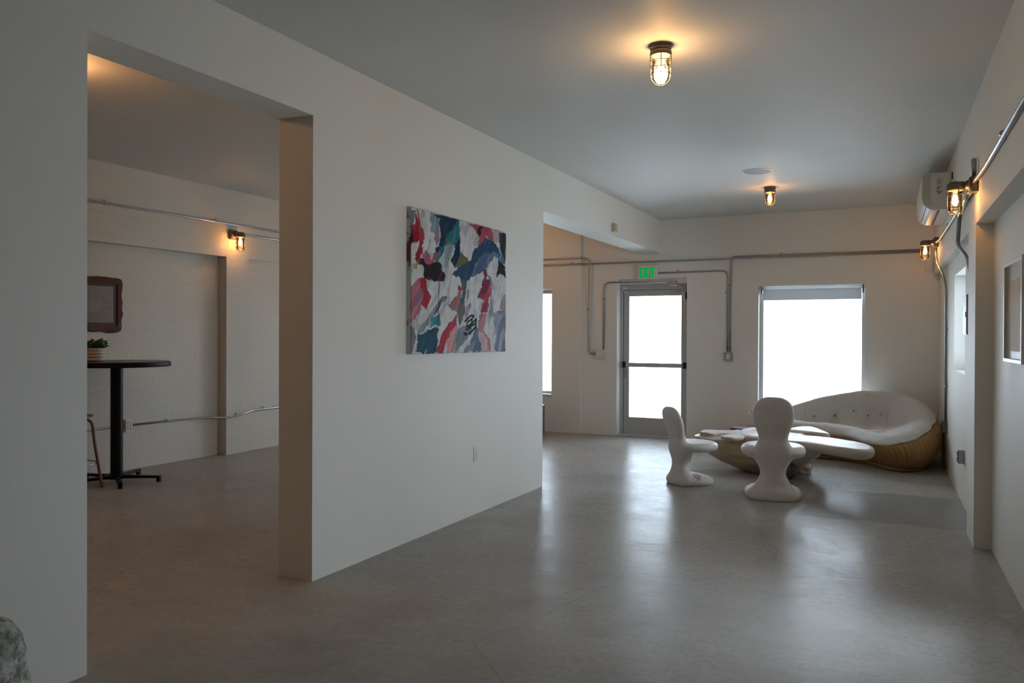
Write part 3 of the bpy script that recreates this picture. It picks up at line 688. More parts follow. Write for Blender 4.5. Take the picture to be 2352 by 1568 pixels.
# ---------------------------------------------------------------- abstract painting
PAINT=[
((0.4,0.41,0.42),[(-46,980),(56,995),(20,912),(-40,848)]),
((0.3,0.015,0.025),[(-46,835),(5,905),(35,884),(52,990),(71,906),(113,860),(92,780),(84,694),(56,625),(25,655),(59,736),(56,770),(0,761),(-46,750)]),
((0.07,0.01,0.015),[(-46,817),(10,834),(10,766),(-46,753)]),
((0.02,0.035,0.08),[(171,1000),(463,1007),(415,915),(310,799),(288,739),(166,635),(226,714),(226,746),(265,784),(265,872),(248,972)]),
((0.2,0.33,0.4),[(174,981),(242,979),(245,868),(265,816),(226,762),(215,855),(177,864)]),
((0.015,0.17,0.2),[(356,904),(457,1010),(452,822),(398,780),(322,793),(265,688),(232,652),(210,673),(293,797)]),
((0.015,0.03,0.05),[(404,806),(446,879),(452,764),(526,724),(514,689),(416,643),(357,668),(369,710)]),
((0.012,0.01,0.01),[(464,724),(539,726),(527,690),(452,660),(434,678)]),
((0.45,0.53,0.57),[(310,791),(398,805),(398,739),(334,665),(322,595),(277,593),(254,679),(305,726)]),
((0.02,0.018,0.02),[(66,653),(265,656),(265,608),(311,581),(311,529),(210,502),(113,520),(102,604),(66,615)]),
((0.48,0.12,0.18),[(92,672),(123,715),(155,681),(171,644),(254,734),(265,720),(199,647),(155,614),(113,629)]),
((0.5,0.42,0.03),[(25,617),(56,621),(45,589),(28,576)]),
((0.03,0.07,0.14),[(381,589),(465,665),(564,721),(668,839),(762,916),(861,905),(920,814),(994,751),(987,722),(862,779),(764,703),(683,623),(591,587),(515,537),(465,582)]),
((0.12,0.2,0.32),[(629,686),(749,799),(905,812),(987,732),(862,779),(696,633),(591,596)]),
((0.42,0.06,0.09),[(532,999),(641,1007),(804,1007),(868,915),(818,907),(762,933),(722,865),(642,843),(668,891),(615,968)]),
((0.02,0.015,0.02),[(654,980),(721,988),(681,919),(648,940)]),
((0.5,0.4,0.47),[(811,1000),(918,1001),(890,910),(847,921)]),
((0.03,0.05,0.05),[(904,985),(1003,979),(997,742),(934,817),(904,894)]),
((0.02,0.018,0.018),[(905,767),(995,705),(995,621),(935,652),(880,614)]),
((0.42,0.14,0.18),[(-45,421),(61,522),(123,513),(134,444),(161,400),(134,316),(92,348),(61,277),(0,190),(-45,185)]),
((0.38,0.02,0.04),[(71,508),(123,521),(129,444),(161,407),(124,319),(87,355),(102,434)]),
((0.28,0.31,0.35),[(266,400),(210,340),(103,209),(61,146),(124,178),(221,293)]),
((0.04,0.1,0.17),[(340,426),(323,392),(232,309),(167,235),(145,203),(210,308),(277,392)]),
((0.03,0.25,0.3),[(255,295),(266,207),(156,179),(167,235)]),
((0.02,0.09,0.14),[(56,138),(244,182),(233,125),(233,5),(135,0),(124,45),(108,0),(51,7)]),
((0.42,0.03,0.05),[(429,291),(418,228),(323,86),(301,4),(233,-1),(266,134),(346,226)]),
((0.6,0.3,0.28),[(430,245),(442,129),(400,3),(347,4),(323,86)]),
((0.05,0.12,0.13),[(465,582),(527,538),(515,384),(503,291),(454,204),(435,312),(490,442)]),
((0.35,0.15,0.15),[(334,356),(441,446),(465,490),(478,415),(429,312),(381,326)]),
((0.4,0.05,0.04),[(453,514),(490,501),(465,465),(447,480)]),
((0.35,0.2,0.33),[(579,389),(592,364),(528,258),(510,240),(528,326)]),
((0.38,0.04,0.08),[(716,662),(750,657),(764,579),(820,585),(807,476),(765,401),(780,322),(711,310),(684,317),(738,400),(657,420),(710,503),(696,555),(723,584)]),
((0.38,0.1,0.1),[(540,488),(572,500),(553,421),(534,386)]),
((0.45,0.2,0.24),[(684,308),(766,303),(712,177),(795,107),(817,8),(782,8),(753,98),(645,176)]),
((0.58,0.42,0.42),[(651,176),(726,151),(782,8),(706,9)]),
((0.28,0.33,0.42),[(836,325),(997,343),(1000,0),(852,1),(866,135),(851,226)]),
((0.25,0.3,0.38),[(764,624),(834,586),(814,405),(836,316),(794,278),(786,403),(821,540)]),
((0.1,0.18,0.26),[(479,3),(593,105),(645,219),(678,106),(692,9)]),
((0.24,0.24,0.28),[(454,196),(592,191),(580,148),(455,45),(418,12),(418,87)]),
((0.42,0.28,0.32),[(922,403),(996,482),(997,347),(930,344)]),
((0.22,0.22,0.21),[(-45,174),(20,191),(35,130),(15,7),(-45,2)]),
]
STROKES=[
((0.012,0.016,0.02),7,[(516,240),(579,286),(612,283),(592,260),(541,233),(529,198),(579,217),(638,262),(631,227),(541,182),(516,143)]),
((0.012,0.016,0.02),8,[(638,258),(634,201),(580,157),(516,138),(504,155),(579,208),(592,243),(567,191)]),
((0.05,0.05,0.05),3,[(249,526),(246,286),(238,182)]),
((0.6,0.6,0.6),3,[(506,159),(529,168),(548,147)]),
((0.35,0.05,0.08),6,[(52,990),(71,906)]),
]

def rast(NX, NY):
    ys, xs = np.mgrid[0:NY, 0:NX]; U = xs/(NX-1)*1000.; V = ys/(NY-1)*1000.
    rs = np.random.RandomState(3)
    def vn(sx, sy):
        g = rs.rand(sy+2, sx+2)
        fx = U/1000*sx; fy = V/1000*sy; ix = np.minimum(fx.astype(int), sx); iy = np.minimum(fy.astype(int), sy)
        tx = fx-ix; ty = fy-iy; tx = tx*tx*(3-2*tx); ty = ty*ty*(3-2*ty)
        return (g[iy,ix]*(1-tx)+g[iy,ix+1]*tx)*(1-ty)+(g[iy+1,ix]*(1-tx)+g[iy+1,ix+1]*tx)*ty
    wu = (vn(14,10)-.5)*26+(vn(45,32)-.5)*16+(vn(110,80)-.5)*10
    wv = (vn(14,10)-.5)*26+(vn(45,32)-.5)*16+(vn(110,80)-.5)*10
    A, B = U+wu, V+wv
    def vq(P_, Q_, f1, f2, seed):
        g = np.random.RandomState(seed).rand(64, 256); a = P_*f1+500; b = Q_*f2+500
        i0_ = np.floor(a).astype(int); j0_ = np.floor(b).astype(int); ta = a-i0_; tb_ = b-j0_
        ta = ta*ta*(3-2*ta); tb_ = tb_*tb_*(3-2*tb_)
        G = lambda i, j: g[j % 64, i % 256]
        return (G(i0_,j0_)*(1-ta)+G(i0_+1,j0_)*ta)*(1-tb_)+(G(i0_,j0_+1)*(1-ta)+G(i0_+1,j0_+1)*ta)*tb_
    bend = (vn(5,4)-.5)*90
    D1 = U*.86-V*.36+bend; D2 = U*.36+V*.86+bend       # brush runs up to the right
    brush = vq(D1, D2, .11, .008, 7)*.55+vq(D1, D2, .045, .006, 8)*.45
    hue = vq(D1, D2, .03, .009, 9)
    idm = np.full((NY, NX), -1)
    col = np.zeros((NY, NX, 3)); col[:] = (.60,.61,.60)
    col *= (.86+.28*vn(60,9))[...,None]
    col *= (.92+.16*vn(12,30))[...,None]
    hgt = .35*vn(70,40)
    st = brush
    for n_, (c, P) in enumerate(PAINT):
        ins = np.zeros(A.shape, bool); m_ = len(P)
        for i in range(m_):
            x0, y0 = P[i]; x1, y1 = P[i-1]
            if y0 == y1: continue
            cond = ((y0 > B) != (y1 > B)) & (A < (x1-x0)*(B-y0)/(y1-y0)+x0)
            ins ^= cond
        k_ = (.62+.8*st)[...,None] if n_ % 2 else (.7+.6*st)[...,None]
        cc = np.array(c)*k_
        wht = np.clip((st-.80)*6, 0, .6)[...,None]
        cc = cc*(1-wht)+np.array((.45,.42,.43))*wht
        tint = np.array(PAINT[(n_*7+3) % len(PAINT)][0])
        hm = np.clip((hue-.55)*3.2, 0, .45)[...,None]; cc = cc*(1-hm)+tint*hm*.8
        col[ins] = cc[ins]; hgt[ins] = (.5+.5*st)[ins]; idm[ins] = n_
    # wet edges: darker pigment where two colours meet, broken up by the brush
    ed = np.zeros((NY, NX), bool)
    for dx, dy in ((1,0),(0,1),(2,1),(1,2),(2,0),(0,2)):
        s_ = np.zeros_like(ed); s_[:NY-dy or None, :NX-dx or None] = idm[:NY-dy or None, :NX-dx or None] != idm[dy:, dx:]; ed |= s_
    em = (ed & (vn(40,30) > .45))[...,None]*.6
    col = col*(1-em)+np.array((.09,.10,.14))*em
    gr = (idm < 0) & (vq(D1, D2, .05, .011, 12) > .70); gm = gr[...,None]*.45
    col = col*(1-gm)+np.array((.22,.24,.29))*gm
    for c, wd, P in STROKES:
        for (x0, y0), (x1, y1) in zip(P, P[1:]):
            dx, dy = x1-x0, y1-y0; L2 = dx*dx+dy*dy+1e-6
            tt = np.clip(((U-x0)*dx+(V-y0)*dy)/L2, 0, 1)
            dd = np.hypot((U-x0-tt*dx)*1.42, V-y0-tt*dy)
            i_ = dd < wd*1.3+3*(st-.5); col[i_] = c; hgt[i_] = 1
    return col, hgt
PY0, PY1, PZ0, PZ1, PD = 4.452, 5.872, 1.277, 2.270, .040
t = thing('abstract_painting', 'unframed abstract canvas in red, teal, navy and white on the partition wall', 'painting', (0, (PY0+PY1)/2, PZ0))
bm = bmesh.new(); hw = (PY1-PY0)/2; hh_ = PZ1-PZ0
box(bm, .001, PD-.004, -hw+.001, hw-.001, .001, hh_-.001, .003)
M['canvas_edge'] = mat('canvas_edge', (.46,.46,.45), .7)
k = N(M['canvas_edge']); k.link(k.mix(k.ramp(k.noise(k.mapv(k.co(), (1,1,1.2)), 5, 4), [(.44, 0.0), (.5, 1.0)]), (.16,.03,.03), (.52,.52,.51)), 'Base Color')
obj('stretched_edges', bm, M['canvas_edge'], t)
NX, NY = 480, 340
col, hgt = rast(NX, NY)
me = bpy.data.meshes.new('painted_face')
gy = np.linspace(-hw, hw, NX); gz = np.linspace(0, hh_, NY)
Yg, Zg = np.meshgrid(gy, gz)
edge = np.minimum(np.minimum(Yg+hw, hw-Yg), np.minimum(Zg, hh_-Zg))
Xg = PD - .0035 + .0035*np.clip(edge/.006, 0, 1)**.5 + hgt*.0016
verts = np.stack([Xg, Yg, Zg], -1).reshape(-1, 3)
idx = np.arange(NX*NY).reshape(NY, NX)
faces = np.stack([idx[:-1,:-1], idx[:-1,1:], idx[1:,1:], idx[1:,:-1]], -1).reshape(-1, 4)
me.from_pydata(verts.tolist(), [], faces.tolist())
ca = me.color_attributes.new('paint', 'FLOAT_COLOR', 'POINT')
ca.data.foreach_set('color', np.concatenate([col.reshape(-1,3), np.ones((NX*NY,1))], 1).astype(np.float32).ravel())
me.polygons.foreach_set('use_smooth', [True]*len(me.polygons))
M['paint'] = mat('oil_paint', (.5,.5,.5), .5); k = N(M['paint']); k.b.inputs['Specular IOR Level'].default_value = .03
k.link(k.n('ShaderNodeVertexColor', layer_name='paint').outputs[0], 'Base Color')
k.link(k.bump(k.noise(k.mapv(k.co(), (1,3,1)), 70, 5), .35, .003), 'Normal')
me.materials.append(M['paint'])
o = bpy.data.objects.new('painted_face', me); C.objects.link(o); o.parent = t

# ---------------------------------------------------------------- sculpted white chairs
def chipped(name, patch=None):
    m = mat(name, (.66,.62,.59), .5); k = N(m); v = k.co()
    base = k.mix(k.noise(v, 5, 4), (.62,.58,.555), (.70,.66,.635))
    grain = k.ramp(k.noise(k.mapv(v, (14,14,1.4)), 3, 5), [(.35, 0.0), (.7, 1.0)])
    base = k.mix(k.math('MULTIPLY', grain, .10), base, (.45,.40,.36))
    nick = k.ramp(k.noise(k.mapv(v, (1.8,1.8,.8)), 24, 5, .7), [(.655, 0.0), (.672, 1.0)])
    ws = nick
    if patch:
        d = k.n('ShaderNodeVectorMath', {0: v, 1: patch}, operation='DISTANCE').outputs['Value']
        d = k.math('ADD', d, k.math('MULTIPLY', k.math('SUBTRACT', k.noise(v, 22, 4), .5), .09))
        pm = k.ramp(d, [(.058, 1.0), (.063, 0.0)])
        pm = k.math('MULTIPLY', pm, k.ramp(k.noise(k.mapv(v, (30,30,6)), 2.4, 3), [(.36, .15), (.5, 1.0)]))
        base = k.mix(pm, base, (.36,.22,.13))
        ws = k.math('MAXIMUM', nick, pm)
    base = k.mix(k.math('MULTIPLY', nick, .8), base, (.16,.10,.075))
    k.link(base, 'Base Color')
    h = k.math('ADD', k.math('MULTIPLY', k.noise(v, 12, 5), .5), k.math('MULTIPLY', ws, -.4))
    k.link(k.bump(h, .25, .006), 'Normal')
    return m
def sculpt_chair(name, H, loc, heading, label, m, wk=1.0, sz=.487):
    """local +y is where the sitter faces; heading is the angle of +y"""
    t = thing(name, label, 'chair', loc, heading-PI/2, 'sculpted white chairs')
    bm = bmesh.new()
    prof = [(.0,.215,-.01,.10),(.04,.250,0,.115),(.085,.235,.005,.115),(.14,.176,.005,.105),(.19,.143,.0,.092),(.25,.118,-.004,.082),(.31,.128,.0,.086),(.365,.160,.008,.10),(.415,.190,.012,.115),
            (.465,.192,.004,.118),(.52,.166,-.014,.108),(.59,.136,-.036,.080),(.66,.150,-.062,.074),(.74,.178,-.088,.072),(.80,.191,-.106,.070),(.87,.188,-.128,.064),(.93,.168,-.148,.055),(.975,.125,-.160,.042),(1.0,.065,-.165,.022)]
    P = catmull([(z, w_, y) for z, w_, y, th_ in prof], 3, False); Q = catmull([(th_, 0, 0) for z, w_, y, th_ in prof], 3, False)
    rings = [sring(0, p.z*H, p.x*H, p.y*H*wk, max(q.x, .01)*H, 36, 2.3) for p, q in zip(P, Q)]
    loft(bm, rings)
    # seat: round pad reaching forward
    rs_ = []
    for k_, (dz, s) in enumerate(((-.066,.66),(-.060,.84),(-.038,.97),(-.002,1.02),(.034,.98),(.056,.86),(.056,.5))):
        rs_.append(sring(0, .200*H, (sz+dz)*H, .302*H*s*wk, .300*H*s, 40, 2.25))
    loft(bm, rs_)
    # neck under the seat
    loft(bm, [sring(0, .05*H, z*H, .095*H*wk, w_*H, 28, 2.2) for z, w_ in ((.28,.085),(.34,.10),(.39,.125),(.44,.15))])
    # foot: flat rounded tongue on the floor
    fs = []
    for z, s, cy in ((.0,.93,.165),(.02,.985,.165),(.05,1.0,.163),(.08,.95,.150),(.11,.80,.115),(.135,.60,.07),(.155,.42,.03)):
        fs.append(sring(0, cy*H, z*H, .268*H*s*wk, .295*H*s, 40, 2.2))
    loft(bm, fs)
    o = obj('chair_body', bm, m, t)
    remesh(o, .0085, 10, .5); bake(o)
    # the smoothing lifts the sole a little: put it back on the floor
    z0 = min(v.co.z for v in o.data.vertices)
    for v in o.data.vertices: v.co.z = max(0.0, v.co.z-z0-.002)
    o.data.polygons.foreach_set('use_smooth', [True]*len(o.data.polygons))
    return t
M['chair_a'] = chipped('chipped_white_paint'); M['chair_b'] = chipped('worn_white_paint', (.12, .10, .05))
sculpt_chair('sculpted_chair', .90, (2.015, 7.10, 0), math.radians(98), 'white sculpted chair seen from behind, its round back toward us, at the driftwood table', M['chair_a'], 1.0, .455)
sculpt_chair('sculpted_chair', .745, (1.115, 7.45, 0), math.radians(49), 'white sculpted chair seen from the side, left of the driftwood table', M['chair_b'])

# ---------------------------------------------------------------- driftwood table
def wood_white():
    m = mat('whitewashed_driftwood', (.6,.56,.5), .5); k = N(m); v = k.co()
    g = k.noise(k.mapv(v, (2,2,9)), 4, 6, .6, .5); n2 = k.noise(v, 3.2, 5)
    top = k.n('ShaderNodeSeparateXYZ', {'Vector': k.n('ShaderNodeNewGeometry').outputs['Normal']}).outputs[2]
    up = k.ramp(top, [(.55, 0.0), (.92, 1.0)])      # faces pointing up take the whiter colour
    side = k.mix(g, (.37,.26,.145), (.54,.43,.285)); tp = k.mix(n2, (.60,.56,.52), (.70,.665,.63))
    base = k.mix(up, side, tp)
    X = k.n('ShaderNodeSeparateXYZ', {'Vector': v}).outputs[0]
    pale = k.ramp(k.n('ShaderNodeMapRange', {'Value': X, 'From Min': 0.0, 'From Max': .35}).outputs[0], [(0, 0.0), (1, 1.0)])
    base = k.mix(k.math('MULTIPLY', pale, .45), base, tp)
    spot = k.ramp(k.noise(v, 21, 4, .7), [(.70, 0.0), (.72, 1.0)])
    k.link(k.mix(k.math('MULTIPLY', spot, .7), base, (.15,.11,.08)), 'Base Color')
    k.link(k.bump(k.math('ADD', k.math('MULTIPLY', g, .7), k.noise(v, 30, 3)), .3, .006), 'Normal')
    return m
M['driftwood'] = wood_white()
t = thing('driftwood_table', 'low driftwood root coffee table with long pale plank tip, before the sofa', 'coffee table', (1.95, 8.4, 0))
def loc_(P): return [(x-1.95, y-8.4) for x, y in P]
bm = bmesh.new()
slab(bm, loc_([(1.78,8.02),(1.95,8.02),(2.19,7.95),(2.48,7.76),(2.66,7.65),(2.77,7.66),(2.80,7.82),(2.76,8.08),(2.60,8.32),(2.36,8.48),(2.10,8.56),(1.80,8.52)]), .312, .408, .045, 5)
slab(bm, loc_([(1.50,8.30),(1.66,8.10),(1.85,8.05),(2.0,8.3),(2.0,8.65),(1.80,8.98),(1.58,9.02),(1.44,8.72)]), .27, .415, .05, 5)
o = obj('table_top', bm, M['driftwood'], t); remesh(o, .009, 2); 
tx = bpy.data.textures.new('wood_lumps', 'CLOUDS'); tx.noise_scale = .22; tx.noise_depth = 2
md = o.modifiers.new('lumps', 'DISPLACE'); md.texture = tx; md.strength = .012; md.mid_level = .5; md.texture_coords = 'LOCAL'
bake(o); smooth_angle(o, 180)
bm = bmesh.new()
slab(bm, loc_([(1.93,8.72),(1.97,9.0),(2.10,9.14),(2.22,9.0),(2.33,8.70),(2.36,8.50),(2.15,8.62)]), .33, .44, .04, 5)
slab(bm, loc_([(1.9,8.5),(2.1,8.5),(2.1,8.8),(1.95,8.85)]), .30, .41, .03, 4)
o = obj('raised_board', bm, M['driftwood'], t); remesh(o, .009, 2); bake(o); smooth_angle(o, 180)
# root bowl with its arms
bm = bmesh.new()
R0 = [(.0,-.22,.13,.20,.16),(.05,-.25,.12,.31,.22),(.12,-.30,.09,.41,.28),(.20,-.35,.07,.48,.31),(.28,-.39,.06,.51,.32),(.345,-.42,.07,.54,.31),(.36,-.42,.07,.48,.28)]
loft(bm, [sring(cx, cy, z, rx, ry, 36, 2.1, -.15) for z, cx, cy, rx, ry in R0])
def arm(pts, rr): tube(bm, catmull(pts, 5, False), [a for a in np.interp(np.linspace(0, 1, (len(pts)-1)*5+1), np.linspace(0, 1, len(rr)), rr)], 14)
arm([(-.50,.10,.20),(-.70,.10,.29),(-.82,.10,.345)], [.15,.07,.03])
arm([(-.35,.18,.22),(-.58,.26,.30),(-.76,.24,.345)], [.14,.06,.03])
slab(bm, [(-.86,.0),(-.82,.20),(-.70,.26),(-.55,.30),(-.40,.20),(-.42,.02),(-.58,-.02),(-.72,-.10)], .352, .402, .02, 5)
slab(bm, [(-.60,-.24),(-.52,-.36),(-.40,-.33),(-.30,-.10),(-.42,.02),(-.56,-.06)], .352, .402, .02, 5)
arm([(-.40,.0,.14),(-.46,-.16,.25),(-.48,-.24,.345)], [.12,.07,.04])
arm([(.1,-.1,.16),(.2,-.2,.27),(.35,-.3,.32)], [.10,.09,.05])
o = obj('root_base', bm, M['driftwood'], t); remesh(o, .009, 3)
tx2 = bpy.data.textures.new('root_lumps', 'CLOUDS'); tx2.noise_scale = .2; tx2.noise_depth = 2
md = o.modifiers.new('lumps', 'DISPLACE'); md.texture = tx2; md.strength = .035; md.mid_level = .5; md.texture_coords = 'LOCAL'
bake(o); smooth_angle(o, 180)
for v in o.data.vertices: v.co.z = max(v.co.z, 0.0)
bm = bmesh.new()
loft(bm, [sring(cx, cy, z, rx, ry, 20, 3) for z, cx, cy, rx, ry in ((0,.12,.22,.10,.08),(.05,.13,.22,.105,.085),(.11,.12,.22,.085,.075),(.17,.14,.20,.13,.10),(.24,.17,.17,.20,.13),(.30,.18,.14,.22,.15))])
o = obj('root_foot', bm, M['driftwood'], t); remesh(o, .008, 2)
tx3 = bpy.data.textures.new('foot_lumps', 'CLOUDS'); tx3.noise_scale = .05; tx3.noise_depth = 3
md = o.modifiers.new('lumps', 'DISPLACE'); md.texture = tx3; md.strength = .045; md.mid_level = .5; md.texture_coords = 'LOCAL'
bake(o); smooth_angle(o, 180)
for v in o.data.vertices: v.co.z = max(v.co.z, 0.0)
# faceted dark stone on the floor
random.seed(11)
M['dark_stone'] = mat('dark_faceted_stone', (.05,.052,.058), .35); k = N(M['dark_stone']); k.link(k.mix(k.noise(k.co(), 14, 3), (.03,.03,.034), (.11,.112,.12)), 'Base Color')
bm = bmesh.new(); bmesh.ops.create_icosphere(bm, subdivisions=1, radius=1)
for v in bm.verts:
    v.co *= random.uniform(.82, 1.12); v.co = Vector((v.co.x*.085, v.co.y*.085, max(0, .095+v.co.z*.105)))
o = obj('faceted_stone', bm, M['dark_stone']); o.location = (2.03, 8.17, 0); tag(o, 'dark grey faceted stone on the floor beside the table foot, half hidden by the chair', 'stone')
# low dark red round table on the far side
t = thing('side_table', 'low round dark red table, only its rim showing behind the driftwood table', 'side table', (1.47, 9.33, 0))
M['red_wood'] = mat('dark_red_lacquer', (.13,.022,.018), .6); k = N(M['red_wood']); k.b.inputs['Specular IOR Level'].default_value = .2; k.link(k.bump(k.noise(k.co(), 30, 3), .1, .004), 'Normal')
bm = bmesh.new(); lathe(bm, [(.0, .336), (.22, .336), (.238, .342), (.245, .354), (.240, .366), (.228, .370), (.215, .362), (.0, .360)], 48); obj('tray_top', bm, M['red_wood'], t, True)
for q in range(3):
    a = 2*PI*q/3+.4; bm = bmesh.new(); tube(bm, [(.15*math.cos(a), .15*math.sin(a), .3355), (.19*math.cos(a), .19*math.sin(a), 0)], [.02, .014], 12); obj('leg', bm, M['red_wood'], t, True)
# sprig
t = thing('leafy_sprig', 'small green sprig in a tiny clay vase, peeking from behind the upright chair back', 'plant', (1.63, 8.74, .43))
M['leaf'] = mat('green_leaf', (.10,.30,.05), .45); k = N(M['leaf']); k.link(k.mix(k.noise(k.co(), 30, 3), (.06,.20,.03), (.16,.40,.07)), 'Base Color')
M['vase'] = mat('clay_vase', (.40,.33,.27), .6); k = N(M['vase']); k.link(k.bump(k.noise(k.co(), 50, 3), .1, .003), 'Normal')
t.location = (1.615, 8.78, .428)
bm = bmesh.new(); lathe(bm, [(0, 0), (.022, 0), (.026, .02), (.022, .05), (.011, .07), (.012, .09), (.008, .088), (.007, .06), (0, .05)], 20); obj('small_vase', bm, M['vase'], t, True)
def leaf(bm, p, d, L_, w_, curl=.3):
    d = Vector(d).normalized(); up = Vector((0,0,1)); s = d.cross(up)
    s = s.normalized() if s.length > .1 else Vector((1,0,0)); n_ = s.cross(d)
    prev = None
    for i in range(7):
        t_ = i/6; ww = w_*math.sin(PI*min(1, t_*.92+.06))**.8*.5; c_ = Vector(p)+d*L_*t_-Vector((0,0,1))*curl*L_*t_*t_
        row = [bm.verts.new(c_-s*ww+n_*ww*.3), bm.verts.new(c_), bm.verts.new(c_+s*ww+n_*ww*.3)]
        if prev:
            bm.faces.new((prev[0], prev[1], row[1], row[0])); bm.faces.new((prev[1], prev[2], row[2], row[1]))
        prev = row
bm = bmesh.new()
for p_ in ([(0,0,.07),(-.02,.0,.11),(-.055,-.005,.15)], [(0,0,.07),(.01,.01,.12)]): tube(bm, catmull(p_, 4, False), .0015, 5)
obj('stem', bm, M['leaf'], t, True)
bm = bmesh.new(); leaf(bm, (-.05,-.004,.135), (-.7,-.3,.6), .06, .035); leaf(bm, (-.05,-.004,.15), (-.3,-.2,1), .05, .03); leaf(bm, (.01,.01,.12), (.4,.3,.8), .05, .03); obj('leaves', bm, M['leaf'], t, True, False)

# ---------------------------------------------------------------- wicker nest sofa
SF = [(1.62,10.15),(1.72,9.88),(2.0,9.76),(2.3,9.74),(2.53,9.65),(2.72,9.47),(2.90,9.22),(3.08,9.16),(3.22,9.34),(3.26,9.7),(3.22,10.1),(3.0,10.35),(2.65,10.40),(2.3,10.40),(1.95,10.40),(1.72,10.35)]
SR = [(1.50,10.15,.38),(1.60,9.78,.31),(1.98,9.66,.29),(2.28,9.62,.295),(2.5,9.44,.295),(2.68,9.14,.29),(2.86,8.98,.29),(3.09,9.03,.34),(3.27,9.32,.42),(3.345,9.75,.49),(3.33,10.15,.52),(3.15,10.47,.54),(2.7,10.56,.54),(2.3,10.56,.50),(1.9,10.54,.45),(1.62,10.42,.41)]
SK = [(1.62,10.15,.45),(1.72,9.90,.44),(2.0,9.82,.425),(2.3,9.80,.415),(2.55,9.64,.405),(2.75,9.37,.395),(2.92,9.21,.405),(3.06,9.28,.45),(3.16,9.48,.51),(3.23,9.78,.545),(3.19,10.06,.66),(2.98,10.30,.755),(2.65,10.36,.785),(2.3,10.38,.73),(1.95,10.38,.62),(1.72,10.32,.52)]
SC = Vector((2.48, 10.0, 0))
t = thing('wicker_sofa', 'rounded wicker nest sofa with cream fleece cushion in the far right corner', 'sofa', (2.48, 10.0, 0))
sub = 8
F = catmull([(x, y, 0) for x, y in SF], sub); R = catmull(SR, sub); K = catmull(SK, sub)
def rel(p): return (p.x-2.48, p.y-10.0, p.z)
# base plinth
bm = bmesh.new()
loft(bm, [[rel(SC+(f-SC)*s+Vector((0,0,z))) for f in F] for z, s in ((0,.94),(.008,.985),(.03,.995),(.045,.985),(.05,.93))])
M['plinth'] = mat('brass_toned_plinth', (.30,.21,.07), .42, .3); k = N(M['plinth']); k.link(k.mix(k.noise(k.co(), 8, 3), (.24,.16,.05), (.36,.26,.09)), 'Base Color')
obj('base_plinth', bm, M['plinth'], t, True)
# basket
def wicker():
    m = mat('woven_wicker', (.40,.20,.07), .5); k = N(m); uv = k.co('UV')
    sep = k.n('ShaderNodeSeparateXYZ', {'Vector': uv}); U, V = sep.outputs[0], sep.outputs[1]
    su = k.math('SINE', k.math('MULTIPLY', U, 2*PI)); sv = k.math('SINE', k.math('MULTIPLY', V, 2*PI))
    over = k.math('MULTIPLY', k.math('SINE', k.math('MULTIPLY', U, PI)), k.math('SINE', k.math('ADD', k.math('MULTIPLY', V, PI), .0)))
    h = k.math('ADD', k.math('MULTIPLY', k.math('ABSOLUTE', k.math('SINE', k.math('MULTIPLY', V, PI))), .8), k.math('MULTIPLY', k.math('MULTIPLY', over, k.math('SINE', k.math('MULTIPLY', V, PI))), .5))
    h = k.math('ADD', h, k.math('MULTIPLY', su, .35))
    v3 = k.co(); n_ = k.noise(v3, 7, 5); nf = k.noise(k.mapv(uv, (.6, 1.0, 1)), 3, 3)
    base = k.mix(n_, (.42,.19,.055), (.70,.38,.13))
    base = k.mix(k.ramp(nf, [(.35, 0.0), (.7, .8)]), base, (.74,.43,.17))
    base = k.mix(k.ramp(k.math('ABSOLUTE', k.math('SINE', k.math('MULTIPLY', V, PI))), [(.0, .75), (.45, 0.0)]), base, (.10,.040,.012))
    base = k.mix(k.ramp(k.math('MULTIPLY_ADD', su, .5, .5), [(.0, .45), (.4, 0.0)]), base, (.16,.07,.02))
    k.link(base, 'Base Color'); k.link(k.bump(h, .9, .008), 'Normal')
    return m
M['wicker'] = wicker()
bm = bmesh.new(); rings = []
NR = 12
for j in range(NR+1):
    s = j/NR; ring = []
    for f, r_ in zip(F, R):
        base = f*(1-s)+Vector((r_.x, r_.y, 0))*s
        d = (base-SC); d.z = 0; d.normalize()
        bulge = math.sin(PI*min(1, s*.98+.02))**.8*(.075+.05*max(0, d.x))
        if d.y > .4: bulge *= .35
        p = base+d*bulge; p.z = .05+(r_.z-.05)*s
        p.x = min(p.x, 3.41); ring.append(rel(p))
    rings.append(ring)
loft(bm, rings, True, False, uvn=(150, 34))
obj('wicker_basket', bm, M['wicker'], t, True)
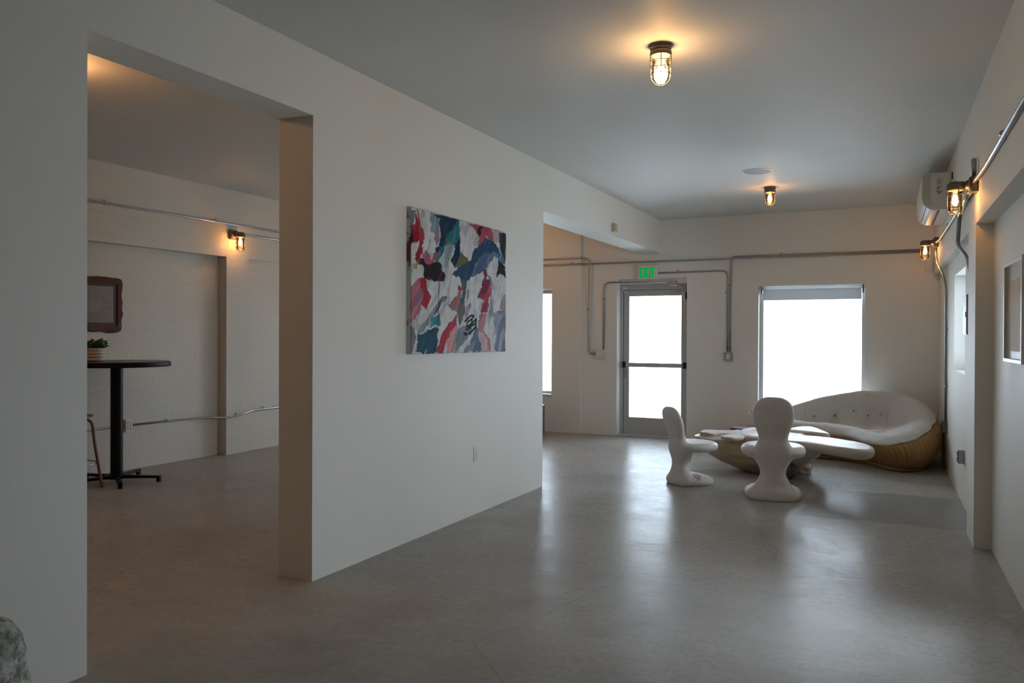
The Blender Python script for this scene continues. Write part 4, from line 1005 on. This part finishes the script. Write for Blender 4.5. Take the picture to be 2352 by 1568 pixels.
# cushion
def fleece():
    m = mat('cream_fleece', (.62,.60,.56), .95); k = N(m); v = k.co()
    a = k.noise(v, 60, 5, .75); vo = k.n('ShaderNodeTexVoronoi', {'Vector': v, 'Scale': 110}, feature='SMOOTH_F1').outputs['Distance']
    k.link(k.mix(k.ramp(k.math('ADD', k.math('MULTIPLY', a, .6), k.math('MULTIPLY', vo, .5)), [(.3, 0.0), (.75, 1.0)]), (.90,.885,.85), (.68,.665,.62)), 'Base Color')
    h = k.math('SUBTRACT', a, k.math('MULTIPLY', vo, .9)); k.link(k.bump(h, .9, .012), 'Normal')
    k.b.inputs['Sheen Weight'].default_value = .35; k.b.inputs['Sheen Roughness'].default_value = .5
    return m
M['fleece'] = fleece()
bm = bmesh.new(); rings = []
CZ = .365
for j in range(10):
    ring = []
    for i, (r_, q) in enumerate(zip(R, K)):
        back = max(0.0, (q.z-.42)/.4)
        out = (Vector((r_.x, r_.y, 0))-SC); out.z = 0; out.normalize()
        c_ = Vector((2.45, 9.98, CZ))
        dq = (q-c_)
        if j == 0: p = r_-out*.03+Vector((0,0,-.02))
        elif j == 1: p = r_+out*(.012+.006*math.sin(i*.9))+Vector((0,0,.015))
        elif j == 2: p = r_*.80+q*.20+out*.028; p.z = r_.z+(q.z-r_.z)*.40
        elif j == 3: p = r_*.45+q*.55+out*.018; p.z = r_.z+(q.z-r_.z)*.86
        elif j == 4: p = q.copy()
        elif j == 5: p = c_+dq*.885; p.z = q.z-.018-.07*back
        elif j == 6: p = c_+dq*(.80-.02*back); p.z = CZ+.02+(q.z-CZ)*.40*(1-.1*back)
        elif j == 7: p = c_+dq*(.70-.0*back); p.z = CZ+.012+(q.z-CZ)*.06
        elif j == 8: p = c_+dq*.42; p.z = CZ+.004
        else: p = c_+dq*.12; p.z = CZ
        p.x = min(p.x, 3.395)
        p.z += .006*noise.noise(p*4)
        ring.append(rel(p))
    rings.append(ring)
rings.insert(0, [(p_[0]*.25, p_[1]*.25, .16) for p_ in rings[0]])
rings.insert(1, [(p_[0]*.85, p_[1]*.85, min(p_[2]-.05, .26)) for p_ in rings[1]])
loft(bm, rings, True, True)
cu = obj('fleece_cushion', bm, M['fleece'], t, True)
s_ = cu.modifiers.new('sub', 'SUBSURF'); s_.levels = 2; s_.render_levels = 2; s_.subdivision_type = 'CATMULL_CLARK'
bake(cu)
for v in cu.data.vertices:
    q = v.co*1.0
    v.co += v.normal*(.010*noise.noise(q*7)+.0035*noise.noise(q*45))
BT = [(2.05,.44),(2.28,.455),(2.50,.52),(2.66,.475),(2.79,.49)]
SEAMS = [(13*sub, 3*sub), (12*sub, 4*sub+4), (11*sub+3, 5*sub+4), (14*sub, 2*sub)]
bv = BVHTree.FromObject(cu, bpy.context.evaluated_depsgraph_get())
hits = [bv.ray_cast(Vector((x-2.48, -1.2, z)), Vector((0,1,0)))[0] for x, z in BT]
sp = []
for a_, b_ in SEAMS:
    for s in range(1, 80):
        u = s/80; q = K[a_]*(1-u)+K[b_]*u
        hh2 = bv.ray_cast(Vector((q.x-2.48, q.y-10.0, 2)), Vector((0,0,-1)))[0]
        if hh2 is not None: sp.append(hh2)
nv = len(cu.data.vertices); co = np.empty(nv*3); cu.data.vertices.foreach_get('co', co); co = co.reshape(-1,3)
no = np.array([tuple(v.normal) for v in cu.data.vertices])
SPA = np.array([tuple(p) for p in sp])
dmin = np.full(nv, 9.)
for p in SPA: dmin = np.minimum(dmin, np.sqrt(((co-p)**2).sum(1)))
dep = .016*np.exp(-(dmin/.022)**2)
for hpt in hits:
    if hpt is not None:
        dd = np.sqrt(((co-np.array(tuple(hpt)))**2).sum(1)); dep += .040*np.exp(-(dd/.045)**2)+.014*np.exp(-(dd/.11)**2)
co = co-no*dep[:,None]
cu.data.vertices.foreach_set('co', co.ravel()); cu.data.update()
bv = BVHTree.FromObject(cu, bpy.context.evaluated_depsgraph_get())
bv = BVHTree.FromObject(cu, bpy.context.evaluated_depsgraph_get())
def drop(x, y):
    h = bv.ray_cast(Vector((x-2.48, y-10.0, 2)), Vector((0,0,-1)))
    return h[0]
M['seam'] = mat('fleece_seam', (.70,.68,.64), .95); k = N(M['seam']); k.link(k.bump(k.noise(k.co(), 90, 4), .5, .005), 'Normal')
def seam(i0, i1):
    a, b = K[i0], K[i1]; pts = []
    for s in range(17):
        u = s/16
        x = a.x*(1-u)+b.x*u; y = a.y*(1-u)+b.y*u
        if u in (0, 1): pass
        h = drop(x, y)
        if h is not None: pts.append(h+Vector((0,0,.0005)))
    bm = bmesh.new(); tube(bm, catmull(pts, 2, False), .0035, 6); obj('seam', bm, M['seam'], cu, True)
for a_, b_ in SEAMS: seam(a_, b_)
M['button'] = mat('dark_button', (.05,.04,.035), .6); k = N(M['button']); k.link(k.bump(k.noise(k.co(), 90, 2), .2, .002), 'Normal')
for (x, z) in BT:
    h = bv.ray_cast(Vector((x-2.48, -1.2, z)), Vector((0,1,0)))
    if h[0] is not None:
        bm = bmesh.new(); bmesh.ops.create_uvsphere(bm, u_segments=12, v_segments=8, radius=.011)
        for v in bm.verts: v.co.y *= .5
        b = obj('button', bm, M['button'], cu, True); b.location = h[0]+Vector((0,.002,0))
# round stone stool by the left window
t = thing('stone_stool', 'dark speckled cylindrical stone stool with pale top near the back left window', 'stool', (-1.735, 10.20, 0))
M['granite'] = mat('speckled_stone', (.16,.16,.155), .6); k = N(M['granite']); k.link(k.mix(k.ramp(k.noise(k.co(), 45, 6, .8), [(.42, 0.0), (.6, 1.0)]), (.08,.08,.08), (.30,.30,.29)), 'Base Color')
bm = bmesh.new(); lathe(bm, [(.19, 0), (.20, .01), (.20, .41), (.192, .418)], 40); smooth_angle(obj('stool_body', bm, M['granite'], t))
bm = bmesh.new(); lathe(bm, [(.196, .4185), (.198, .424), (.19, .431), (0, .432)], 40); smooth_angle(obj('seat_top', bm, M['white_plastic'], t))

# ---------------------------------------------------------------- left room furniture
t = thing('bar_table', 'tall round black bar table against the white block wall', 'table', (-3.704, 5.059, 0))
M['table_top'] = mat('dark_wood_top', (.05,.04,.036), .35); k = N(M['table_top']); k.link(k.mix(k.noise(k.mapv(k.co(), (1,9,1)), 5, 5), (.035,.028,.026), (.085,.068,.06)), 'Base Color')
bm = bmesh.new(); lathe(bm, [(.0, 1.1505), (.466, 1.1505), (.470, 1.146), (.468, 1.144)], 56); smooth_angle(obj('top_surface', bm, M['table_top'], t))
bm = bmesh.new(); lathe(bm, [(.44, 1.100), (.474, 1.102), (.478, 1.112), (.478, 1.140), (.472, 1.1455), (.0, 1.1455)], 56); smooth_angle(obj('tabletop', bm, M['black_metal'], t))
bm = bmesh.new(); lathe(bm, [(.055, .06), (.055, 1.085), (.12, 1.09), (.12, 1.0995)], 28); smooth_angle(obj('post', bm, M['black_metal'], t))
bm = bmesh.new(); lathe(bm, [(.085, .035), (.085, .06), (.06, .085), (.0551, .085)], 28); smooth_angle(obj('hub', bm, M['black_metal'], t))
for a in (30, -33, 113, 186, 250):
    bm = bmesh.new(); rm = Matrix.Rotation(math.radians(a), 4, 'Z')
    vs_ = box(bm, .05, .41, -.02, .02, .035, .068, .003)
    vs2 = box(bm, .375, .408, -.018, .018, 0, .036, .002)
    for v in bm.verts:
        f = max(0, (v.co.x-.05)/.36)
        if v.co.z > .05: v.co.z -= .012*f
        v.co = rm @ v.co
    obj('foot_arm', bm, M['black_metal'], t)
# ribbed pot with plant
t = thing('potted_plant', 'small bushy green plant in a ribbed white pot on the bar table', 'potted plant', (-3.885, 4.955, 1.1515))
M['pot'] = mat('glazed_pot', (.58,.54,.48), .35); k = N(M['pot']); k.link(k.bump(k.noise(k.co(), 60, 3), .08, .002), 'Normal')
pr = [(0, 0), (.078, 0)]
for i in range(4):
    for a in range(7):
        b = -PI/2+PI*a/6; pr.append((.080+.014*math.cos(b), .0165+i*.031+.0155*math.sin(b)))
pr += [(.072, .124), (.070, .11), (0, .108)]
bm = bmesh.new(); lathe(bm, pr, 36); obj('pot', bm, M['pot'], t, True)
M['plant_leaf'] = mat('dark_leaf', (.045,.10,.015), .5); k = N(M['plant_leaf']); k.link(k.mix(k.noise(k.co(), 25, 3), (.045,.12,.015), (.15,.30,.05)), 'Base Color')
random.seed(5); bm = bmesh.new(); bs = bmesh.new()
for i in range(90):
    a = random.uniform(0, 2*PI); rr = random.uniform(.0, .06); el = random.uniform(.3, 1.3)
    b = Vector((rr*math.cos(a), rr*math.sin(a), .105)); L_ = random.uniform(.055, .105)
    d = Vector((math.cos(a)*math.cos(el), math.sin(a)*math.cos(el), math.sin(el)))
    tip = b+d*L_; tube(bs, [b, b+d*L_*.5+Vector((0,0,.006)), tip], .0012, 5)
    for q in range(7):
        p_ = b+(tip-b)*(.35+.65*q/6); aa = random.uniform(0, 2*PI)
        leaf(bm, p_, d*.5+Vector((math.cos(aa), math.sin(aa), random.uniform(-.1,.7)))*.8, random.uniform(.022,.034), .022, .1)
obj('foliage', bm, M['plant_leaf'], t, False, False); obj('stems', bs, M['plant_leaf'], t, True)
# bentwood stool
t = thing('bentwood_stool', 'bent brown wooden counter stool beside the bar table, mostly behind the wall', 'stool', (-3.80, 4.66, 0), math.radians(25))
M['stool_wood'] = mat('walnut_veneer', (.15,.055,.025), .4); k = N(M['stool_wood']); k.link(k.mix(k.noise(k.mapv(k.co(), (8,8,1)), 5, 5), (.10,.035,.016), (.20,.08,.035)), 'Base Color')
bm = bmesh.new(); lathe(bm, [(0, .640), (.16, .640), (.183, .648), (.185, .658), (.178, .664), (.0, .660)], 36); obj('seat', bm, M['stool_wood'], t, True)
for q in range(4):
    a = PI/2*q+.2; c, s = math.cos(a), math.sin(a)
    pts = catmull([(.10,0,.628),(.155,0,.615),(.185,0,.57),(.205,0,.40),(.245,0,.15),(.27,0,.0)], 6, False)
    bm = bmesh.new(); rings = []
    for i, p in enumerate(pts):
        tg = (pts[min(i+1,len(pts)-1)]-pts[max(i-1,0)]).normalized(); n_ = Vector((0,1,0)).cross(tg)
        ring = []
        for (u_, v_) in ((-.016,-.0085),(.016,-.0085),(.016,.0085),(-.016,.0085)):
            w_ = p+Vector((0,u_,0))+n_*v_
            ring.append((w_.x*c-w_.y*s, w_.x*s+w_.y*c, max(0, w_.z)))
        rings.append(ring)
    loft(bm, rings); smooth_angle(obj('leg', bm, M['stool_wood'], t))
bm = bmesh.new(); tube(bm, [(.215*math.cos(2*PI*i/36), .215*math.sin(2*PI*i/36), .22) for i in range(36)], .006, 8, True); obj('foot_ring', bm, M['galv'], t, True)

# live-edge framed picture on the block wall
PYa, PYb, PZa, PZb = 4.50, 5.49, 1.43, 1.98
t = thing('framed_picture', 'live-edge dark wood framed print on the white block wall above the bar table', 'picture', (-4.199, (PYa+PYb)/2, (PZa+PZb)/2))
hw, hh_ = (PYb-PYa)/2, (PZb-PZa)/2
M['frame_wood'] = mat('reddish_live_edge_wood', (.11,.032,.016), .5); k = N(M['frame_wood']); k.b.inputs['Specular IOR Level'].default_value = .2; k.link(k.mix(k.noise(k.mapv(k.co(), (1,2,2)), 8, 5, .6, 1), (.055,.016,.009), (.15,.05,.022)), 'Base Color')
bm = bmesh.new(); n_ = 96; outer, inner = [], []
iw, ih = hw-.065, hh_-.062
for i in range(n_):
    a = 2*PI*i/n_; c, s = math.cos(a), math.sin(a)
    f = 1/max(abs(c), abs(s))
    y_, z_ = c*f, s*f
    rad = (abs(c)**14+abs(s)**14)**(-1/14)
    wv = .020*noise.noise(Vector((c*2.3, s*2.3, 4.2)))+.012*noise.noise(Vector((c*6, s*6, 1.5)))
    outer.append((c*rad*(hw+wv-.004), s*rad*(hh_+wv*1.2-.004))); inner.append((y_*iw, z_*ih))
def addring(L_, x, k_=1.0): return [bm.verts.new((x, y_*k_, z_*k_)) for y_, z_ in L_]
A_ = addring(outer, .0); B_ = addring(outer, .020); Cc = addring([(o_[0]*.985, o_[1]*.97) for o_ in outer], .028); D_ = addring(inner, .026); E_ = addring(inner, .0)
for a, b in ((A_,B_),(B_,Cc),(Cc,D_),(D_,E_),(E_,A_)):
    for i in range(n_): bm.faces.new((a[i], a[(i+1)%n_], b[(i+1)%n_], b[i]))
smooth_angle(obj('wooden_frame', bm, M['frame_wood'], t), 45)
M['mat_board'] = mat('slate_mat_board', (.11,.14,.15), .7); k = N(M['mat_board']); k.link(k.bump(k.noise(k.co(), 90, 3), .08, .002), 'Normal')
bm = bmesh.new(); box(bm, .002, .006, -iw+.0005, iw-.0005, -ih+.0005, ih-.0005); obj('mat_board', bm, M['mat_board'], t)
M['art'] = mat('stippled_print', (.4,.36,.36), .6); k = N(M['art']); v = k.co()
vo = k.n('ShaderNodeTexVoronoi', {'Vector': v, 'Scale': 130}); sep = k.n('ShaderNodeSeparateXYZ', {'Vector': v})
dotm = k.ramp(vo.outputs['Distance'], [(.30, 1.0), (.42, 0.0)])
base = k.mix(dotm, (.60,.54,.55), (.22,.18,.20))
k.link(base, 'Base Color')
bm = bmesh.new(); box(bm, .0062, .008, -iw+.04, iw-.035, -ih+.032, ih-.028); ar = obj('print', bm, M['art'], t)
M['art_pale'] = mat('pale_figure_print', (.62,.55,.52), .6); M['ink'] = mat('ink_line', (.08,.06,.06), .6)
for nm in ('art_pale', 'ink'):
    k = N(M[nm]); k.link(k.bump(k.noise(k.co(), 90, 3), .08, .002), 'Normal')
def blob(bm, cy, cz, ry, rz_, x0, x1, n=28):
    f = [bm.verts.new((x1, cy+ry*math.cos(2*PI*i/n), cz+rz_*math.sin(2*PI*i/n))) for i in range(n)]
    g = [bm.verts.new((x0, q.co.y, q.co.z)) for q in f]; bm.faces.new(f); bm.faces.new(g[::-1])
    for i in range(n): bm.faces.new((f[i], f[(i+1)%n], g[(i+1)%n], g[i]))
bm = bmesh.new(); blob(bm, .16, -.005, .13, .075, .0081, .0084); blob(bm, .272, -.012, .03, .028, .0084, .0086); blob(bm, .255, .03, .022, .03, .0081, .00845); obj('printed_animal', bm, M['art_pale'], ar)
bm = bmesh.new()
tube(bm, [(.0088, .16+.13*math.cos(a*.1), -.005+.075*math.sin(a*.1)) for a in range(3, 60)], .0010, 5)
tube(bm, [(.0088, .272+.03*math.cos(a*.1), -.012+.028*math.sin(a*.1)) for a in range(0, 63)], .0010, 5, True)
for yy in (.263, .281): blob(bm, yy, -.008, .0025, .003, .0086, .0090, 10)
obj('ink_lines', bm, M['ink'], ar)
M['pic_glass'] = glass('picture_glass', (1,1,1), .8)
bm = bmesh.new(); box(bm, .014, .0155, -iw+.0005, iw-.0005, -ih+.0005, ih-.0005); obj('glazing', bm, M['pic_glass'], t)

# white framed yellow print on the right wall
fy0, fy1, fz0, fz1 = 4.716, 5.36, 1.270, 1.828
yc_ = (fy0+fy1)/2
t = thing('framed_picture', 'white framed yellow print behind glass at the right edge, nearest thing on the right wall', 'picture', (XR(yc_, .104), yc_, (fz0+fz1)/2), .02)
hw, hh_ = (fy1-fy0)/2, (fz1-fz0)/2
bm = bmesh.new(); w_ = .018
for a in ((-hw, hw, -hh_, -hh_+w_), (-hw, hw, hh_-w_, hh_), (-hw, -hw+w_, -hh_+w_, hh_-w_), (hw-w_, hw, -hh_+w_, hh_-w_)): box(bm, -.03, 0, a[0], a[1], a[2], a[3], .0015)
obj('white_frame', bm, M['white_plastic'], t)
M['yellow_art'] = mat('yellow_ochre_print', (.5,.38,.12), .6); k = N(M['yellow_art']); v = k.co()
s1 = k.noise(k.mapv(v, (1, 5, 1.1), (0,.3,0)), 3, 5, .6, .6); s2 = k.ramp(k.noise(k.mapv(v, (1, 3, 1.3)), 4.2, 3), [(.50, 0.0), (.53, 1.0)])
base = k.mix(k.ramp(s1, [(.35, 0.0), (.6, 1.0)]), (.50,.34,.12), (.74,.50,.12))
z_ = k.n('ShaderNodeSeparateXYZ', {'Vector': v}).outputs[2]
base = k.mix(k.math('MULTIPLY', s2, k.math('LESS_THAN', z_, .04)), base, (.58,.55,.50))
g1 = k.math('LESS_THAN', k.math('ABSOLUTE', k.math('SUBTRACT', k.math('FRACT', k.math('MULTIPLY', z_, 6.3)), .5)), .04)
k.link(k.mix(k.math('MULTIPLY', g1, .6), base, (.62,.48,.24)), 'Base Color')
bm = bmesh.new(); box(bm, -.006, -.002, -hw+w_, hw-w_, -hh_+w_, hh_-w_); obj('mat_board', bm, M['white_plastic'], t)
bm = bmesh.new(); box(bm, -.0085, -.0065, -hw+.045, hw-.03, -hh_+.06, hh_-.10); obj('print', bm, M['yellow_art'], t)
bm = bmesh.new(); box(bm, -.022, -.020, -hw+w_, hw-w_, -hh_+w_, hh_-w_); obj('glazing', bm, glass('anti_glare_glass', (1,1,1), .3), t)

# weathered stone at the lower left corner
M['stone'] = mat('mossy_weathered_stone', (.25,.25,.2), .85); k = N(M['stone']); v = k.co()
base = k.mix(k.ramp(k.noise(v, 26, 6, .7), [(.40, 0.0), (.60, 1.0)]), (.20,.21,.16), (.62,.62,.56))
base = k.mix(k.ramp(k.noise(v, 5, 4), [(.55, 0.0), (.7, .8)]), base, (.17,.20,.10))
k.link(base, 'Base Color'); k.link(k.bump(k.noise(v, 22, 6, .7), .8, .02), 'Normal')
bm = bmesh.new()
loft(bm, [sring(0, 0, z, rx, ry, 32, 2.2) for z, rx, ry in ((0,.20,.19),(.06,.22,.20),(.16,.205,.19),(.26,.175,.165),(.33,.155,.15),(.38,.152,.148),(.43,.148,.142),(.475,.12,.115),(.497,.07,.07),(.504,.02,.02))])
o = obj('weathered_stone', bm, M['stone'])
o.location = (.362, 1.468, -.008)
remesh(o, .012, 3)
tx4 = bpy.data.textures.new('stone_lumps', 'CLOUDS'); tx4.noise_scale = .07; tx4.noise_depth = 3
md = o.modifiers.new('lumps', 'DISPLACE'); md.texture = tx4; md.strength = .02; md.mid_level = .5; md.texture_coords = 'LOCAL'
bake(o); smooth_angle(o, 180)
for v in o.data.vertices: v.co.z = max(v.co.z, 0.0)
tag(o, 'mottled grey green weathered stone sculpture at the lower left corner', 'sculpture')
